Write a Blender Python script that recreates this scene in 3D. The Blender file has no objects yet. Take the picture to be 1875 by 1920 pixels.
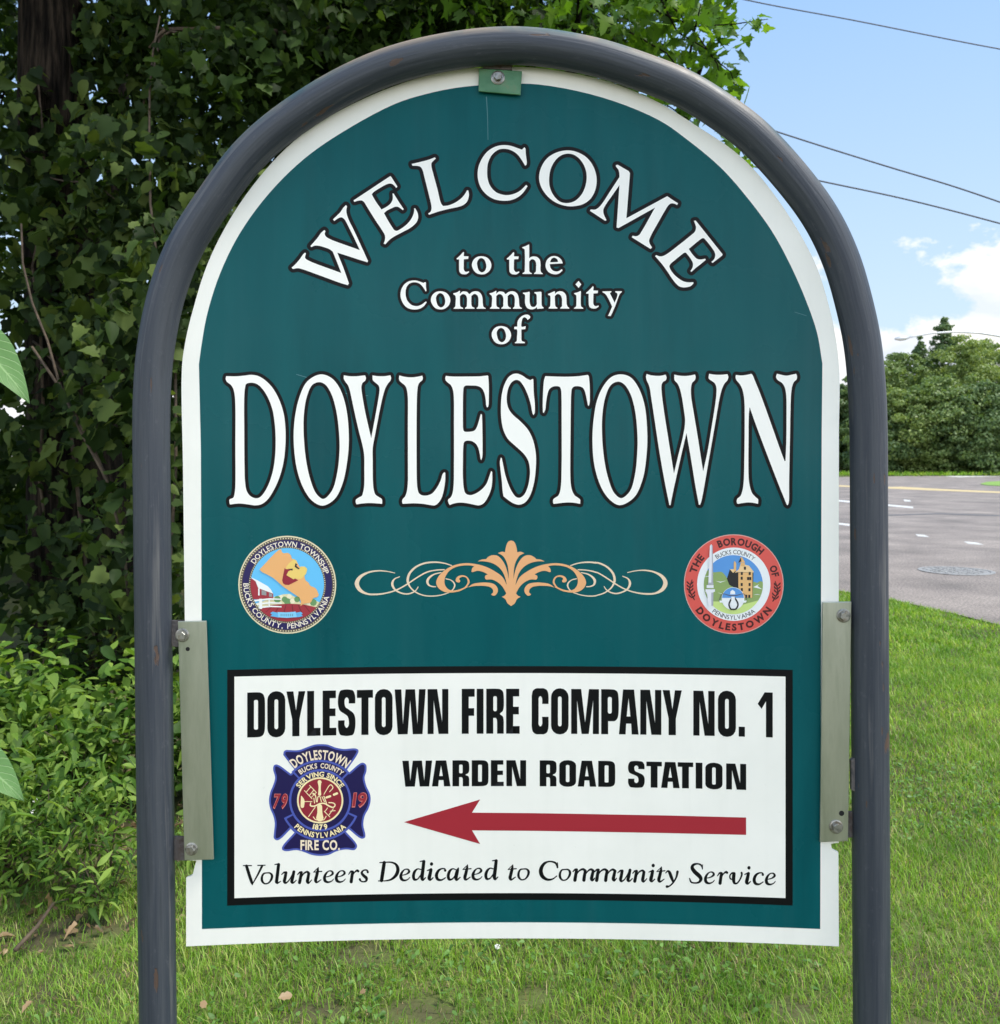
import bpy, math, random
import numpy as np
from mathutils import Vector, geometry as mgeo
R = math.radians
S = bpy.context.scene
COL = S.collection

# ------------------------------------------------------------------ camera
F, CU, HV = 1700.0, 937.5, 855.0       # focal length, image centre column, horizon row, in pixels of a 1875 x 1920 frame
EYE = 1.5
cam = bpy.data.cameras.new('camera')
cam_o = bpy.data.objects.new('camera', cam)
COL.objects.link(cam_o)
cam_o.location = (0, 0, EYE)
cam_o.rotation_euler = (R(90), 0, 0)
cam.sensor_fit = 'VERTICAL'
cam.sensor_height = 24
cam.sensor_width = 24
cam.lens = F / 1920 * 24
cam.shift_y = -(960 - HV) / 1920
cam.clip_start = 0.05
cam.clip_end = 3000
cam.dof.use_dof = True
cam.dof.focus_distance = 1.67
cam.dof.aperture_fstop = 8.0
S.camera = cam_o

# ------------------------------------------------------------------ light
SUN_EL, SUN_AZ = R(60), R(104)          # azimuth clockwise from +Y: high over the road at the right
w = bpy.data.worlds.new('World')
S.world = w
w.use_nodes = True
wn, wl = w.node_tree.nodes, w.node_tree.links
wn.clear()
def N(nodes, t, **kw):
    n = nodes.new(t)
    for k, v in kw.items():
        setattr(n, k, v)
    return n
out = N(wn, 'ShaderNodeOutputWorld')
bg = N(wn, 'ShaderNodeBackground')
bg.inputs[1].default_value = 0.07
sky = N(wn, 'ShaderNodeTexSky', sky_type='NISHITA')
sky.sun_disc = False
sky.sun_elevation = SUN_EL
sky.sun_rotation = SUN_AZ
sky.air_density = 1.3
sky.dust_density = 2.2
sky.ozone_density = 1.6
tc = N(wn, 'ShaderNodeTexCoord')
# cumulus: a puffy bank low over the horizon, thin haze elsewhere
mp = N(wn, 'ShaderNodeMapping')
mp.inputs['Scale'].default_value = (1, 1, 1.55)
mp.inputs['Location'].default_value = (7.9, 0.2, 0.0)
nz = N(wn, 'ShaderNodeTexNoise')
nz.inputs['Scale'].default_value = 5.2
nz.inputs['Detail'].default_value = 9
nz.inputs['Roughness'].default_value = 0.57
nz.inputs['Lacunarity'].default_value = 2.1
sep = N(wn, 'ShaderNodeSeparateXYZ')
el = N(wn, 'ShaderNodeMapRange')       # more cloud towards the horizon
el.inputs['From Min'].default_value = 0.02
el.inputs['From Max'].default_value = 0.30
el.inputs['To Min'].default_value = 0.25
el.inputs['To Max'].default_value = -0.13
add = N(wn, 'ShaderNodeMath', operation='ADD')
ramp = N(wn, 'ShaderNodeValToRGB')
ramp.color_ramp.elements[0].position = 0.555
ramp.color_ramp.elements[0].color = (0, 0, 0, 1)
ramp.color_ramp.elements[1].position = 0.60
ramp.color_ramp.elements[1].color = (1, 1, 1, 1)
mixc = N(wn, 'ShaderNodeMix', data_type='RGBA')
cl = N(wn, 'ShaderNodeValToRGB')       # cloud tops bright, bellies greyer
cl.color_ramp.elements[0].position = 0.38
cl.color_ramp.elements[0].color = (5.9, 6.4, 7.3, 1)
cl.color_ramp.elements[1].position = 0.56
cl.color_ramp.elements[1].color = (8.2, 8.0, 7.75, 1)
nz2 = N(wn, 'ShaderNodeTexNoise')
nz2.inputs['Scale'].default_value = 9.0
nz2.inputs['Detail'].default_value = 8
mp2 = N(wn, 'ShaderNodeMapping')
mp2.inputs['Scale'].default_value = (1, 1, 2.2)
mp2.inputs['Location'].default_value = (2.3, 5.1, .4)
wl.new(tc.outputs['Generated'], mp2.inputs[0])
wl.new(mp2.outputs[0], nz2.inputs['Vector'])
hz = N(wn, 'ShaderNodeMix', data_type='RGBA')      # summer haze: paler towards the horizon
hz.inputs['Factor'].default_value = 0.72
hc = N(wn, 'ShaderNodeValToRGB')
hc.color_ramp.elements[0].position = 0.03
hc.color_ramp.elements[0].color = (5.6, 6.9, 7.9, 1)
hc.color_ramp.elements[1].position = 0.5
hc.color_ramp.elements[1].color = (2.5, 4.5, 8.0, 1)
wl.new(sep.outputs['Z'], hc.inputs[0])
wl.new(hc.outputs[0], hz.inputs['B'])
# unseen bright cloud bank, added behind the camera to light the sign front
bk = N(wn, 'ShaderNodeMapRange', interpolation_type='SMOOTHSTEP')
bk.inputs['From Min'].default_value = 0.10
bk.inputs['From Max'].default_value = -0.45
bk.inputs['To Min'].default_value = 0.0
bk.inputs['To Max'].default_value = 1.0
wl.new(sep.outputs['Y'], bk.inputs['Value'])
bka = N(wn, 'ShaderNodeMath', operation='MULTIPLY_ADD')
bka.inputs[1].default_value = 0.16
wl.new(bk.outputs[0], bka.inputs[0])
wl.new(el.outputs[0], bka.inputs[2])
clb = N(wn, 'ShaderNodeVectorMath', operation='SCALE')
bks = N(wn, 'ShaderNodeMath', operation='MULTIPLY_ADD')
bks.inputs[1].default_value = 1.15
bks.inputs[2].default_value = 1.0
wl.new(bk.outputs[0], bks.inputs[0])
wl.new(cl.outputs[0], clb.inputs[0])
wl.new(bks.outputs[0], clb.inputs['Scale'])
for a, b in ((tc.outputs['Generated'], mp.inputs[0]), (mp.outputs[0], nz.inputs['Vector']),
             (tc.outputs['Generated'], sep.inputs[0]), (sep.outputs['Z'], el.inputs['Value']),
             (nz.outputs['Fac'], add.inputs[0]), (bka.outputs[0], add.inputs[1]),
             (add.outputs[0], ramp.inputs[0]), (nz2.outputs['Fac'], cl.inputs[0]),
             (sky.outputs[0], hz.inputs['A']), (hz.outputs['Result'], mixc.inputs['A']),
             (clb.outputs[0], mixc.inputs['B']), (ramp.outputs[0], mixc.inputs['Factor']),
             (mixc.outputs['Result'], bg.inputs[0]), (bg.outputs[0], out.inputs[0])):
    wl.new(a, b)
sun = bpy.data.lights.new('sun', 'SUN')
sun.energy = 2.3
sun.angle = R(14)
sun.color = (1.0, 0.95, 0.86)
sun_o = bpy.data.objects.new('sun', sun)
COL.objects.link(sun_o)
sd = Vector((math.sin(SUN_AZ) * math.cos(SUN_EL), math.cos(SUN_AZ) * math.cos(SUN_EL), math.sin(SUN_EL)))
sun_o.rotation_euler = sd.to_track_quat('Z', 'Y').to_euler()
sun_o.location = sd * 50
S.view_settings.view_transform = 'Standard'
S.view_settings.look = 'None'
S.view_settings.exposure = 1.1
S.view_settings.gamma = 1
S.cycles.max_bounces = 8
S.cycles.transparent_max_bounces = 6
S.cycles.use_denoising = True

# ------------------------------------------------------------------ helpers
def link(o, parent=None):
    COL.objects.link(o)
    if parent is not None:
        o.parent = parent
        o.matrix_parent_inverse = parent.matrix_world.inverted() if parent.type != 'EMPTY' else parent.matrix_basis.inverted()
    return o

def tag(o, label=None, cat=None, group=None, kind=None):
    for k, v in (('label', label), ('category', cat), ('group', group), ('kind', kind)):
        if v:
            o[k] = v
    return o

def empty(name, loc, label, cat, group=None):
    o = bpy.data.objects.new(name, None)
    o.empty_display_size = 0.1
    o.location = loc
    link(o)
    return tag(o, label, cat, group)

def mesh(name, V, Fc, mat, parent=None, smooth=False, mats=None, mi=None):
    """V (n,3) array, Fc list of index lists or an (m,k) array -> ONE linked mesh object"""
    me = bpy.data.meshes.new(name)
    V = np.asarray(V, dtype=np.float32)
    if isinstance(Fc, np.ndarray):
        k = Fc.shape[1]
        me.vertices.add(len(V))
        me.vertices.foreach_set('co', V.ravel())
        me.loops.add(Fc.size)
        me.loops.foreach_set('vertex_index', Fc.astype(np.int32).ravel())
        me.polygons.add(len(Fc))
        me.polygons.foreach_set('loop_start', np.arange(0, Fc.size, k, dtype=np.int32))
        me.update(calc_edges=True)
    else:
        me.from_pydata([tuple(map(float, v)) for v in V], [], Fc)
        me.update()
    for m in (mats or [mat]):
        me.materials.append(m)
    if mi is not None:
        me.polygons.foreach_set('material_index', np.asarray(mi, dtype=np.int32))
    if smooth:
        me.polygons.foreach_set('use_smooth', np.ones(len(me.polygons), dtype=bool))
    o = bpy.data.objects.new(name, me)
    return link(o, parent)

class MB:
    """collects simple shapes for one mesh"""
    def __init__(s):
        s.v, s.f = [], []
    def add(s, v, f):
        n = len(s.v)
        s.v += [tuple(p) for p in v]
        s.f += [[i + n for i in q] for q in f]
        return s
    def tube(s, pts, rad, n=12, caps=True):
        pts = [Vector(p) for p in pts]
        rad = rad if hasattr(rad, '__len__') else [rad] * len(pts)
        vs, fs = [], []
        prev = None
        for i, p in enumerate(pts):
            t = (pts[min(i + 1, len(pts) - 1)] - pts[max(i - 1, 0)]).normalized()
            if prev is None:
                a = t.orthogonal().normalized()
            else:
                a = (prev - t * prev.dot(t)).normalized()
            prev = a
            b = t.cross(a)
            for j in range(n):
                q = 2 * math.pi * j / n
                vs.append(p + (a * math.cos(q) + b * math.sin(q)) * rad[i])
        for i in range(len(pts) - 1):
            for j in range(n):
                k = (j + 1) % n
                fs.append([i * n + j, i * n + k, (i + 1) * n + k, (i + 1) * n + j])
        if caps:
            fs.append(list(range(n))[::-1])
            fs.append([(len(pts) - 1) * n + j for j in range(n)])
        return s.add(vs, fs)
    def prism(s, poly, thick):
        """poly: list of 3-D points (facing -Y), extruded along +Y by thick"""
        n = len(poly)
        a = [Vector(p) for p in poly]
        b = [p + Vector((0, thick, 0)) for p in a]
        return s.add(a + b, [list(range(n)), list(range(n, 2 * n))[::-1]] + [[i, i + n, (i + 1) % n + n, (i + 1) % n] for i in range(n)])
    def build(s, name, mat, parent=None, smooth=False):
        return mesh(name, s.v, s.f, mat, parent, smooth)

def mat(name, col, rough=0.6, metal=0.0, spec=0.5):
    m = bpy.data.materials.new(name)
    m.use_nodes = True
    p = m.node_tree.nodes['Principled BSDF']
    p.inputs['Base Color'].default_value = (*col, 1)
    p.inputs['Roughness'].default_value = rough
    p.inputs['Metallic'].default_value = metal
    p.inputs['Specular IOR Level'].default_value = spec
    return m

def srgb(r, g, b, k=1.0):
    f = lambda c: ((c / 255 + 0.055) / 1.055) ** 2.4 if c > 10 else c / 255 / 12.92
    return (f(r) * k, f(g) * k, f(b) * k)

def noisy(m, cols, scale, detail=6, stretch=(1, 1, 1), bump=0.0, bscale=None, rough=None, pos=(0.35, 0.65), bdist=0.01, coord='Object'):
    """noise-driven colours and bump on a principled material"""
    nt = m.node_tree
    p = nt.nodes['Principled BSDF']
    tc = N(nt.nodes, 'ShaderNodeTexCoord')
    mp = N(nt.nodes, 'ShaderNodeMapping')
    mp.inputs['Scale'].default_value = stretch
    nz = N(nt.nodes, 'ShaderNodeTexNoise')
    nz.inputs['Scale'].default_value = scale
    nz.inputs['Detail'].default_value = detail
    nz.inputs['Roughness'].default_value = 0.6
    cr = N(nt.nodes, 'ShaderNodeValToRGB')
    e = cr.color_ramp.elements
    for i in range(len(cols) - 2):
        e.new(0.5)
    for i, c in enumerate(cols):
        e[i].position = pos[0] + (pos[1] - pos[0]) * i / (len(cols) - 1)
        e[i].color = (*c, 1)
    nt.links.new(tc.outputs[coord], mp.inputs[0])
    nt.links.new(mp.outputs[0], nz.inputs['Vector'])
    nt.links.new(nz.outputs['Fac'], cr.inputs[0])
    nt.links.new(cr.outputs[0], p.inputs['Base Color'])
    if bump:
        nb = N(nt.nodes, 'ShaderNodeTexNoise')
        nb.inputs['Scale'].default_value = bscale or scale * 3
        nb.inputs['Detail'].default_value = 8
        bp = N(nt.nodes, 'ShaderNodeBump')
        bp.inputs['Strength'].default_value = bump
        bp.inputs['Distance'].default_value = bdist
        nt.links.new(mp.outputs[0], nb.inputs['Vector'])
        nt.links.new(nb.outputs['Fac'], bp.inputs['Height'])
        nt.links.new(bp.outputs[0], p.inputs['Normal'])
    return m

def ray(u, v, d):
    """point at depth d (along +Y) seen in column u, row v of the photograph"""
    return Vector(((u - CU) / F * d, d, EYE - (v - HV) / F * d))
def ground(u, v, z=0.0):
    d = (EYE - z) * F / (v - HV)
    return Vector(((u - CU) / F * d, d, z))

# ------------------------------------------------------------------ 2-D outlines
def parse(s):
    P, C = [], []
    for t in s.split():
        c = t[0] == 'c'
        x, y = t[c:].split(',')
        P.append((float(x), float(y)))
        C.append(c)
    return np.array(P), C

def curve(P, C, closed=True, n=6):
    """Catmull-Rom (centripetal) through P, sharp at the points flagged in C"""
    m = len(P)
    outp = []
    for i in range(m if closed else m - 1):
        p1, p2 = P[i], P[(i + 1) % m]
        c1, c2 = C[i], C[(i + 1) % m]
        if c1 and c2:
            outp.append(p1)
            continue
        p0 = P[i - 1] if (closed or i > 0) and not c1 else 2 * p1 - p2
        j = (i + 2) % m
        p3 = P[j] if (closed or i + 2 < m) and not c2 else 2 * p2 - p1
        t1 = max(np.linalg.norm(p1 - p0), 1e-6) ** .5
        t2 = t1 + max(np.linalg.norm(p2 - p1), 1e-6) ** .5
        t3 = t2 + max(np.linalg.norm(p3 - p2), 1e-6) ** .5
        for k in range(n):
            t = t1 + (t2 - t1) * k / n
            a1 = (t1 - t) / t1 * p0 + t / t1 * p1
            a2 = (t2 - t) / (t2 - t1) * p1 + (t - t1) / (t2 - t1) * p2
            a3 = (t3 - t) / (t3 - t2) * p2 + (t - t2) / (t3 - t2) * p3
            b1 = (t2 - t) / t2 * a1 + t / t2 * a2
            b2 = (t3 - t) / (t3 - t1) * a2 + (t - t1) / (t3 - t1) * a3
            outp.append((t2 - t) / (t2 - t1) * b1 + (t - t1) / (t2 - t1) * b2)
    if not closed:
        outp.append(P[-1])
    return np.array(outp)

def outline(s, ox=0, oy=0, k=1.0, n=5):
    P, C = parse(s)
    return curve(P / k + np.array([ox, oy]), C, True, n)

def ccw(p):
    x, y = p[:, 0], p[:, 1]
    return p if np.dot(x, np.roll(y, -1)) - np.dot(y, np.roll(x, -1)) > 0 else p[::-1]

def disc(x, y, r, n=10, ry=None):
    a = np.arange(n) * 2 * math.pi / n
    return np.stack([x + r * np.cos(a), y + (ry or r) * np.sin(a)], 1)

def capsules(p, wd, closed):
    """convex pieces covering a line of the given half widths"""
    out = []
    m = len(p)
    for i in range(m if closed else m - 1):
        a, b = p[i], p[(i + 1) % m]
        d = b - a
        L = np.linalg.norm(d)
        if L < 1e-6:
            continue
        nrm = np.array([-d[1], d[0]]) / L
        wa, wb = wd[i], wd[(i + 1) % m]
        out.append(np.array([a + nrm * wa, a - nrm * wa, b - nrm * wb, b + nrm * wb]))
    for i in range(m):
        out.append(disc(p[i][0], p[i][1], wd[i], 10))
    return out

def stroke(s, ox=0, oy=0, k=1.0, n=4):
    """'x,y,w ...' -> convex pieces"""
    A = np.array([[float(q) for q in t.split(',')] for t in s.split()])
    C = curve(A, [i in (0, len(A) - 1) for i in range(len(A))], False, n)
    return capsules(C[:, :2] / k + np.array([ox, oy]), np.maximum(C[:, 2] / 2 / k, 0.15), False)

GRID = 22.0
def fill(pos, neg=(), clip=(), grid=GRID, eps=1e-4):
    """union of pos, minus neg, within clip -> 2-D triangles"""
    V, Fs, E = [], [], []
    for p in list(pos) + list(neg) + list(clip):
        p = ccw(np.asarray(p, float))
        keep = np.linalg.norm(p - np.roll(p, 1, 0), axis=1) > 1e-3
        p = p[keep]
        n = len(V)
        V += [Vector((a, b)) for a, b in p]
        Fs.append(list(range(n, n + len(p))))
    xs = [v.x for v in V]
    ys = [v.y for v in V]
    if grid:
        x = math.ceil(min(xs) / grid) * grid
        while x < max(xs):
            n = len(V)
            V += [Vector((x + 1e-3, min(ys) - 1)), Vector((x + 1e-3, max(ys) + 1))]
            E.append((n, n + 1))
            x += grid
    ov, _, of, _, _, src = mgeo.delaunay_2d_cdt(V, E, Fs, 0, eps)
    a, b = len(pos), len(pos) + len(neg)
    tri = []
    for q, ids in zip(of, src):
        if any(i < a for i in ids) and not any(a <= i < b for i in ids) and (not len(clip) or any(i >= b for i in ids)):
            tri.append(list(q))
    return np.array([(v.x, v.y) for v in ov]), tri

# sign plane: a board bowed back in its middle
SD, BOW, HW = 1.66, 0.028, 0.60
def on_sign(P, off=0.0):
    P = np.asarray(P, float)
    rx = (P[:, 0] - CU) / F
    rz = -(P[:, 1] - HV) / F
    y = np.full(len(P), SD)
    for _ in range(8):
        y = SD + BOW * (1 - ((rx * y - 0.018) / HW) ** 2) - off
    return np.stack([rx * y, y, EYE + rz * y], 1)

class Art:
    """flat print on the board: several fills, each with its own material, one mesh"""
    def __init__(s):
        s.v, s.f, s.mi, s.mats = [], [], [], []
    def add(s, tris, m, off):
        V, T = tris
        if m not in s.mats:
            s.mats.append(m)
        n = len(s.v)
        s.v += list(map(tuple, on_sign(V, off)))
        for t in T:
            s.f.append([i + n for i in t][::1])
            s.mi.append(s.mats.index(m))
        return s
    def build(s, name, parent):
        used = sorted({i for q in s.f for i in q})
        rm = {o: i for i, o in enumerate(used)}
        V = np.array([s.v[i] for i in used])
        Fc = []
        for q in s.f:
            a, b, c = (Vector(s.v[i]) for i in q)
            q = [rm[i] for i in q]
            Fc.append(q if (b - a).cross(c - a).y < 0 else q[::-1])
        o = mesh(name, V, Fc, None, parent, True, s.mats, s.mi)
        return o

FC = bpy.data.curves.new('lettering_source', 'FONT')
FO = bpy.data.objects.new('lettering_source', FC)
COL.objects.link(FO)
_gl = {}
def glyph(ch, bold):
    """triangles of one character of the built-in typeface, cap height 1"""
    if (ch, bold) not in _gl:
        FC.body = ch
        FC.size = 1.0
        FC.offset = bold
        FC.resolution_u = 3
        dg = bpy.context.evaluated_depsgraph_get()
        dg.update()
        e = FO.evaluated_get(dg)
        me = e.to_mesh()
        V = np.array([(v.co.x, v.co.y) for v in me.vertices]) if len(me.vertices) else np.zeros((0, 2))
        T = [list(p.vertices) for p in me.polygons]
        e.to_mesh_clear()
        _gl[(ch, bold)] = (V, T)
    return _gl[(ch, bold)]
def word(txt, bold, gap=0.09):
    """-> [(V, T, x0)], total width; V from x=0"""
    cap = glyph('H', bold)[0][:, 1].max()
    x, res = 0, []
    for ch in txt:
        if ch == ' ':
            x += 0.42
            continue
        V, T = glyph(ch, bold)
        V = V / cap
        x0, x1 = V[:, 0].min(), V[:, 0].max()
        res.append((V - np.array([x0, 0]), T, x))
        x += x1 - x0 + gap
    return res, x - gap
def arc_text(art, txt, cx, cy, r, span, h, m, off, at=90, under=False, bold=0.0, gap=0.12):
    """text round a circle: r is the baseline radius, span its angle in degrees, h the cap height (all in photo pixels)"""
    L, W = word(txt, bold, gap)
    k = R(span) * (r + (0 if under else h / 2)) / W
    for V, T, x0 in L:
        a = ((V[:, 0] + x0) - W / 2) * k / (r + (0 if under else h / 2))
        if under:
            ang, rad = R(at) + a, r - V[:, 1] * h
        else:
            ang, rad = R(at) - a, r + V[:, 1] * h
        art.add((np.stack([cx + rad * np.cos(ang), cy - rad * np.sin(ang)], 1), T), m, off)
def line_text(art, txt, x, y, wd, h, m, off, bold=0.0, gap=0.12, rot=0, lean=0):
    L, W = word(txt, bold, gap)
    k = wd / W
    c, s_ = math.cos(R(rot)), math.sin(R(rot))
    for V, T, x0 in L:
        X, Y = (V[:, 0] + x0) * k + V[:, 1] * h * lean, V[:, 1] * h
        art.add((np.stack([x + X * c + Y * s_, y + X * s_ - Y * c], 1), T), m, off)
# ------------------------------------------------------------------ the sign
M_white = noisy(mat('white_print', (.78, .8, .78), 0.35), [srgb(236, 236, 227), srgb(247, 246, 238)], 3, 5, pos=(.3, .7))
M_teal = mat('teal_vinyl', srgb(24, 88, 94), 0.25, 0, .14)
noisy(M_teal, [srgb(2, 75, 80), srgb(8, 86, 90), srgb(4, 80, 85)], 2.2, 8, stretch=(3.0, 1, .5), pos=(.3, .7))
def streaked(m, amt, col):
    """rain streaks, dust specks and uneven gloss on the printed sheet"""
    nt = m.node_tree
    p = nt.nodes['Principled BSDF']
    old = p.inputs['Base Color'].links[0].from_socket
    tc = N(nt.nodes, 'ShaderNodeTexCoord')
    mp = N(nt.nodes, 'ShaderNodeMapping')
    mp.inputs['Scale'].default_value = (26, 1, .9)
    n1 = N(nt.nodes, 'ShaderNodeTexNoise'); n1.inputs['Scale'].default_value = 1.6; n1.inputs['Detail'].default_value = 7
    n2 = N(nt.nodes, 'ShaderNodeTexNoise'); n2.inputs['Scale'].default_value = 95; n2.inputs['Detail'].default_value = 3
    n3 = N(nt.nodes, 'ShaderNodeTexNoise'); n3.inputs['Scale'].default_value = 4.5; n3.inputs['Detail'].default_value = 6
    nt.links.new(tc.outputs['Object'], mp.inputs[0]); nt.links.new(mp.outputs[0], n1.inputs['Vector'])
    nt.links.new(tc.outputs['Object'], n2.inputs['Vector']); nt.links.new(tc.outputs['Object'], n3.inputs['Vector'])
    r1 = N(nt.nodes, 'ShaderNodeMapRange'); r1.inputs['From Min'].default_value = .5; r1.inputs['From Max'].default_value = .78; r1.inputs['To Max'].default_value = amt
    r2 = N(nt.nodes, 'ShaderNodeMapRange'); r2.inputs['From Min'].default_value = .71; r2.inputs['From Max'].default_value = .78; r2.inputs['To Max'].default_value = amt * 1.6
    nt.links.new(n1.outputs['Fac'], r1.inputs['Value']); nt.links.new(n2.outputs['Fac'], r2.inputs['Value'])
    ad = N(nt.nodes, 'ShaderNodeMath', operation='ADD', use_clamp=True)
    nt.links.new(r1.outputs[0], ad.inputs[0]); nt.links.new(r2.outputs[0], ad.inputs[1])
    mx = N(nt.nodes, 'ShaderNodeMix', data_type='RGBA'); mx.inputs['B'].default_value = (*col, 1)
    nt.links.new(ad.outputs[0], mx.inputs['Factor']); nt.links.new(old, mx.inputs['A']); nt.links.new(mx.outputs['Result'], p.inputs['Base Color'])
    rr_ = N(nt.nodes, 'ShaderNodeMapRange'); b_ = p.inputs['Roughness'].default_value
    rr_.inputs['From Min'].default_value = .3; rr_.inputs['From Max'].default_value = .7; rr_.inputs['To Min'].default_value = b_ * .8; rr_.inputs['To Max'].default_value = b_ * 1.35
    nt.links.new(n3.outputs['Fac'], rr_.inputs['Value']); nt.links.new(rr_.outputs[0], p.inputs['Roughness'])
streaked(M_teal, .045, srgb(92, 128, 130))
streaked(M_white, .05, srgb(150, 152, 138))
M_black = mat('black_vinyl', srgb(14, 16, 18), 0.38, 0, .15)
M_let = mat('white_vinyl', srgb(247, 246, 239), 0.35)
M_gold = mat('gold_vinyl', srgb(232, 172, 118), 0.35)
M_goldl = mat('pale_gold_vinyl', srgb(232, 208, 178), 0.35)
M_red = mat('red_vinyl', srgb(160, 34, 50), 0.35)

sign = empty('welcome_sign', (0, SD, 0), 'arched green town welcome sign hung in a dark round-topped pipe frame', 'sign')

# board with thickness
board = outline('c349,1774.5 c349,1646 c361,1641 c368,1614 c347,1612 c346.5,1163 c343,873 341,690 348,638 362,580 389,495 430,413 485,334 553,263 640,206 760,154 860,131 940,126 1010,127.6 1130,150 1235,192 1303,234 1371,279 1412,316 1457,372 1501,440 1532,502 1556,580 1568,640 1574,701 c1573,808 c1572.6,1123 c1573,1580 c1558,1582 c1560,1592 c1572,1598 c1573,1774.5')
bx = np.linspace(1573, 349, 30)[1:-1]
board = np.vstack([board, np.stack([bx, 1774.5 - 15 * (1 - ((bx - 961) / 612) ** 2)], 1)])
V, T = fill([board])
# bottom edge of the flat sheet follows the bow by itself; back and sides:
fr = on_sign(V, 0.0)
be = {}
for t in T:
    for i in range(3):
        e = (t[i], t[(i + 1) % 3])
        k = tuple(sorted(e))
        be[k] = None if k in be else e
n = len(V)
bk = fr + np.array([0, 0.006, 0])
Fb = []
for t in T:
    a, b, c = (Vector(fr[i]) for i in t)
    q = t if (b - a).cross(c - a).y < 0 else t[::-1]
    Fb += [q, [i + n for i in q[::-1]]]
for e in be.values():
    if e:
        Fb.append([e[0], e[0] + n, e[1] + n, e[1]])
panel = mesh('panel', np.vstack([fr, bk]), Fb, M_white, sign)

def bowline(x0, x1, y, s, n=24, cx=958, h=580):
    xs = np.linspace(x0, x1, n)
    return [(x, y - s * (1 - ((x - cx) / h) ** 2)) for x in xs]
arch_in = outline('c373,683 379,640 389,587 413,512 450,437 505,362 570,298 640,249 740,195 800,176 860,164 935,158 1010,158.4 1130,183 1235,225 1290,263 1351,314 1399,368 1447,433 1481,495 1511,563 1532,624 c1542,682 c1540.7,808 c1539.5,1123 c1538,1742 c378.7,1742 c378,1163 c376.7,840')
ib = [i for i, p in enumerate(arch_in) if abs(p[1] - 1742) < .5]
i0, i1 = min(ib), max(ib)
teal = np.vstack([arch_in[:i0], np.array(bowline(1538, 378.7, 1742, 12.7)), arch_in[i1 + 1:]])
O1, O2, O3, O4 = 0.0002, 0.0004, 0.0006, 0.0008
a = Art().add(fill([teal]), M_teal, O1)
sc = []                                # fine scratches and a dried drip under the top bracket
for t in ('556,702,1.2 600,715,1.4 640,728,1.0', '612,716,.9 650,738,1.2 690,742,.8', '912,182,1.6 914,215,1.2 915,262,.8', '1490,585,.9 1512,592,.9'):
    sc += stroke(t)
a.add(fill(sc, grid=None), mat('scratched_film', srgb(70, 122, 126), .5), O1 + .0001)
a.build('green_face', panel)

def lettered(name, glyphs, wd, m_face=M_let, m_out=M_black):
    """glyphs: list of (pos outlines, neg outlines); white faces over a black surround"""
    a = Art()
    dil = []
    for pos, neg in glyphs:
        for p in pos + neg:
            dil += capsules(p, [wd] * len(p), True)
        dil += pos
    # holes of letters stay open where the surround does not close them
    for pos, neg in glyphs:
        d = []
        for p in pos + neg:
            d += capsules(p, [wd] * len(p), True)
        holes = []
        t1 = fill(d, (), ())
        a.add(t1, m_out, O2)
        a.add(fill(pos, neg), m_face, O3)
    return a.build(name, panel)

def G(ox, oy, k, pos, neg=(), n=5):
    f = lambda s: outline(s, ox, oy, k, n)
    return [f(s) for s in pos], [f(s) for s in neg]

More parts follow.
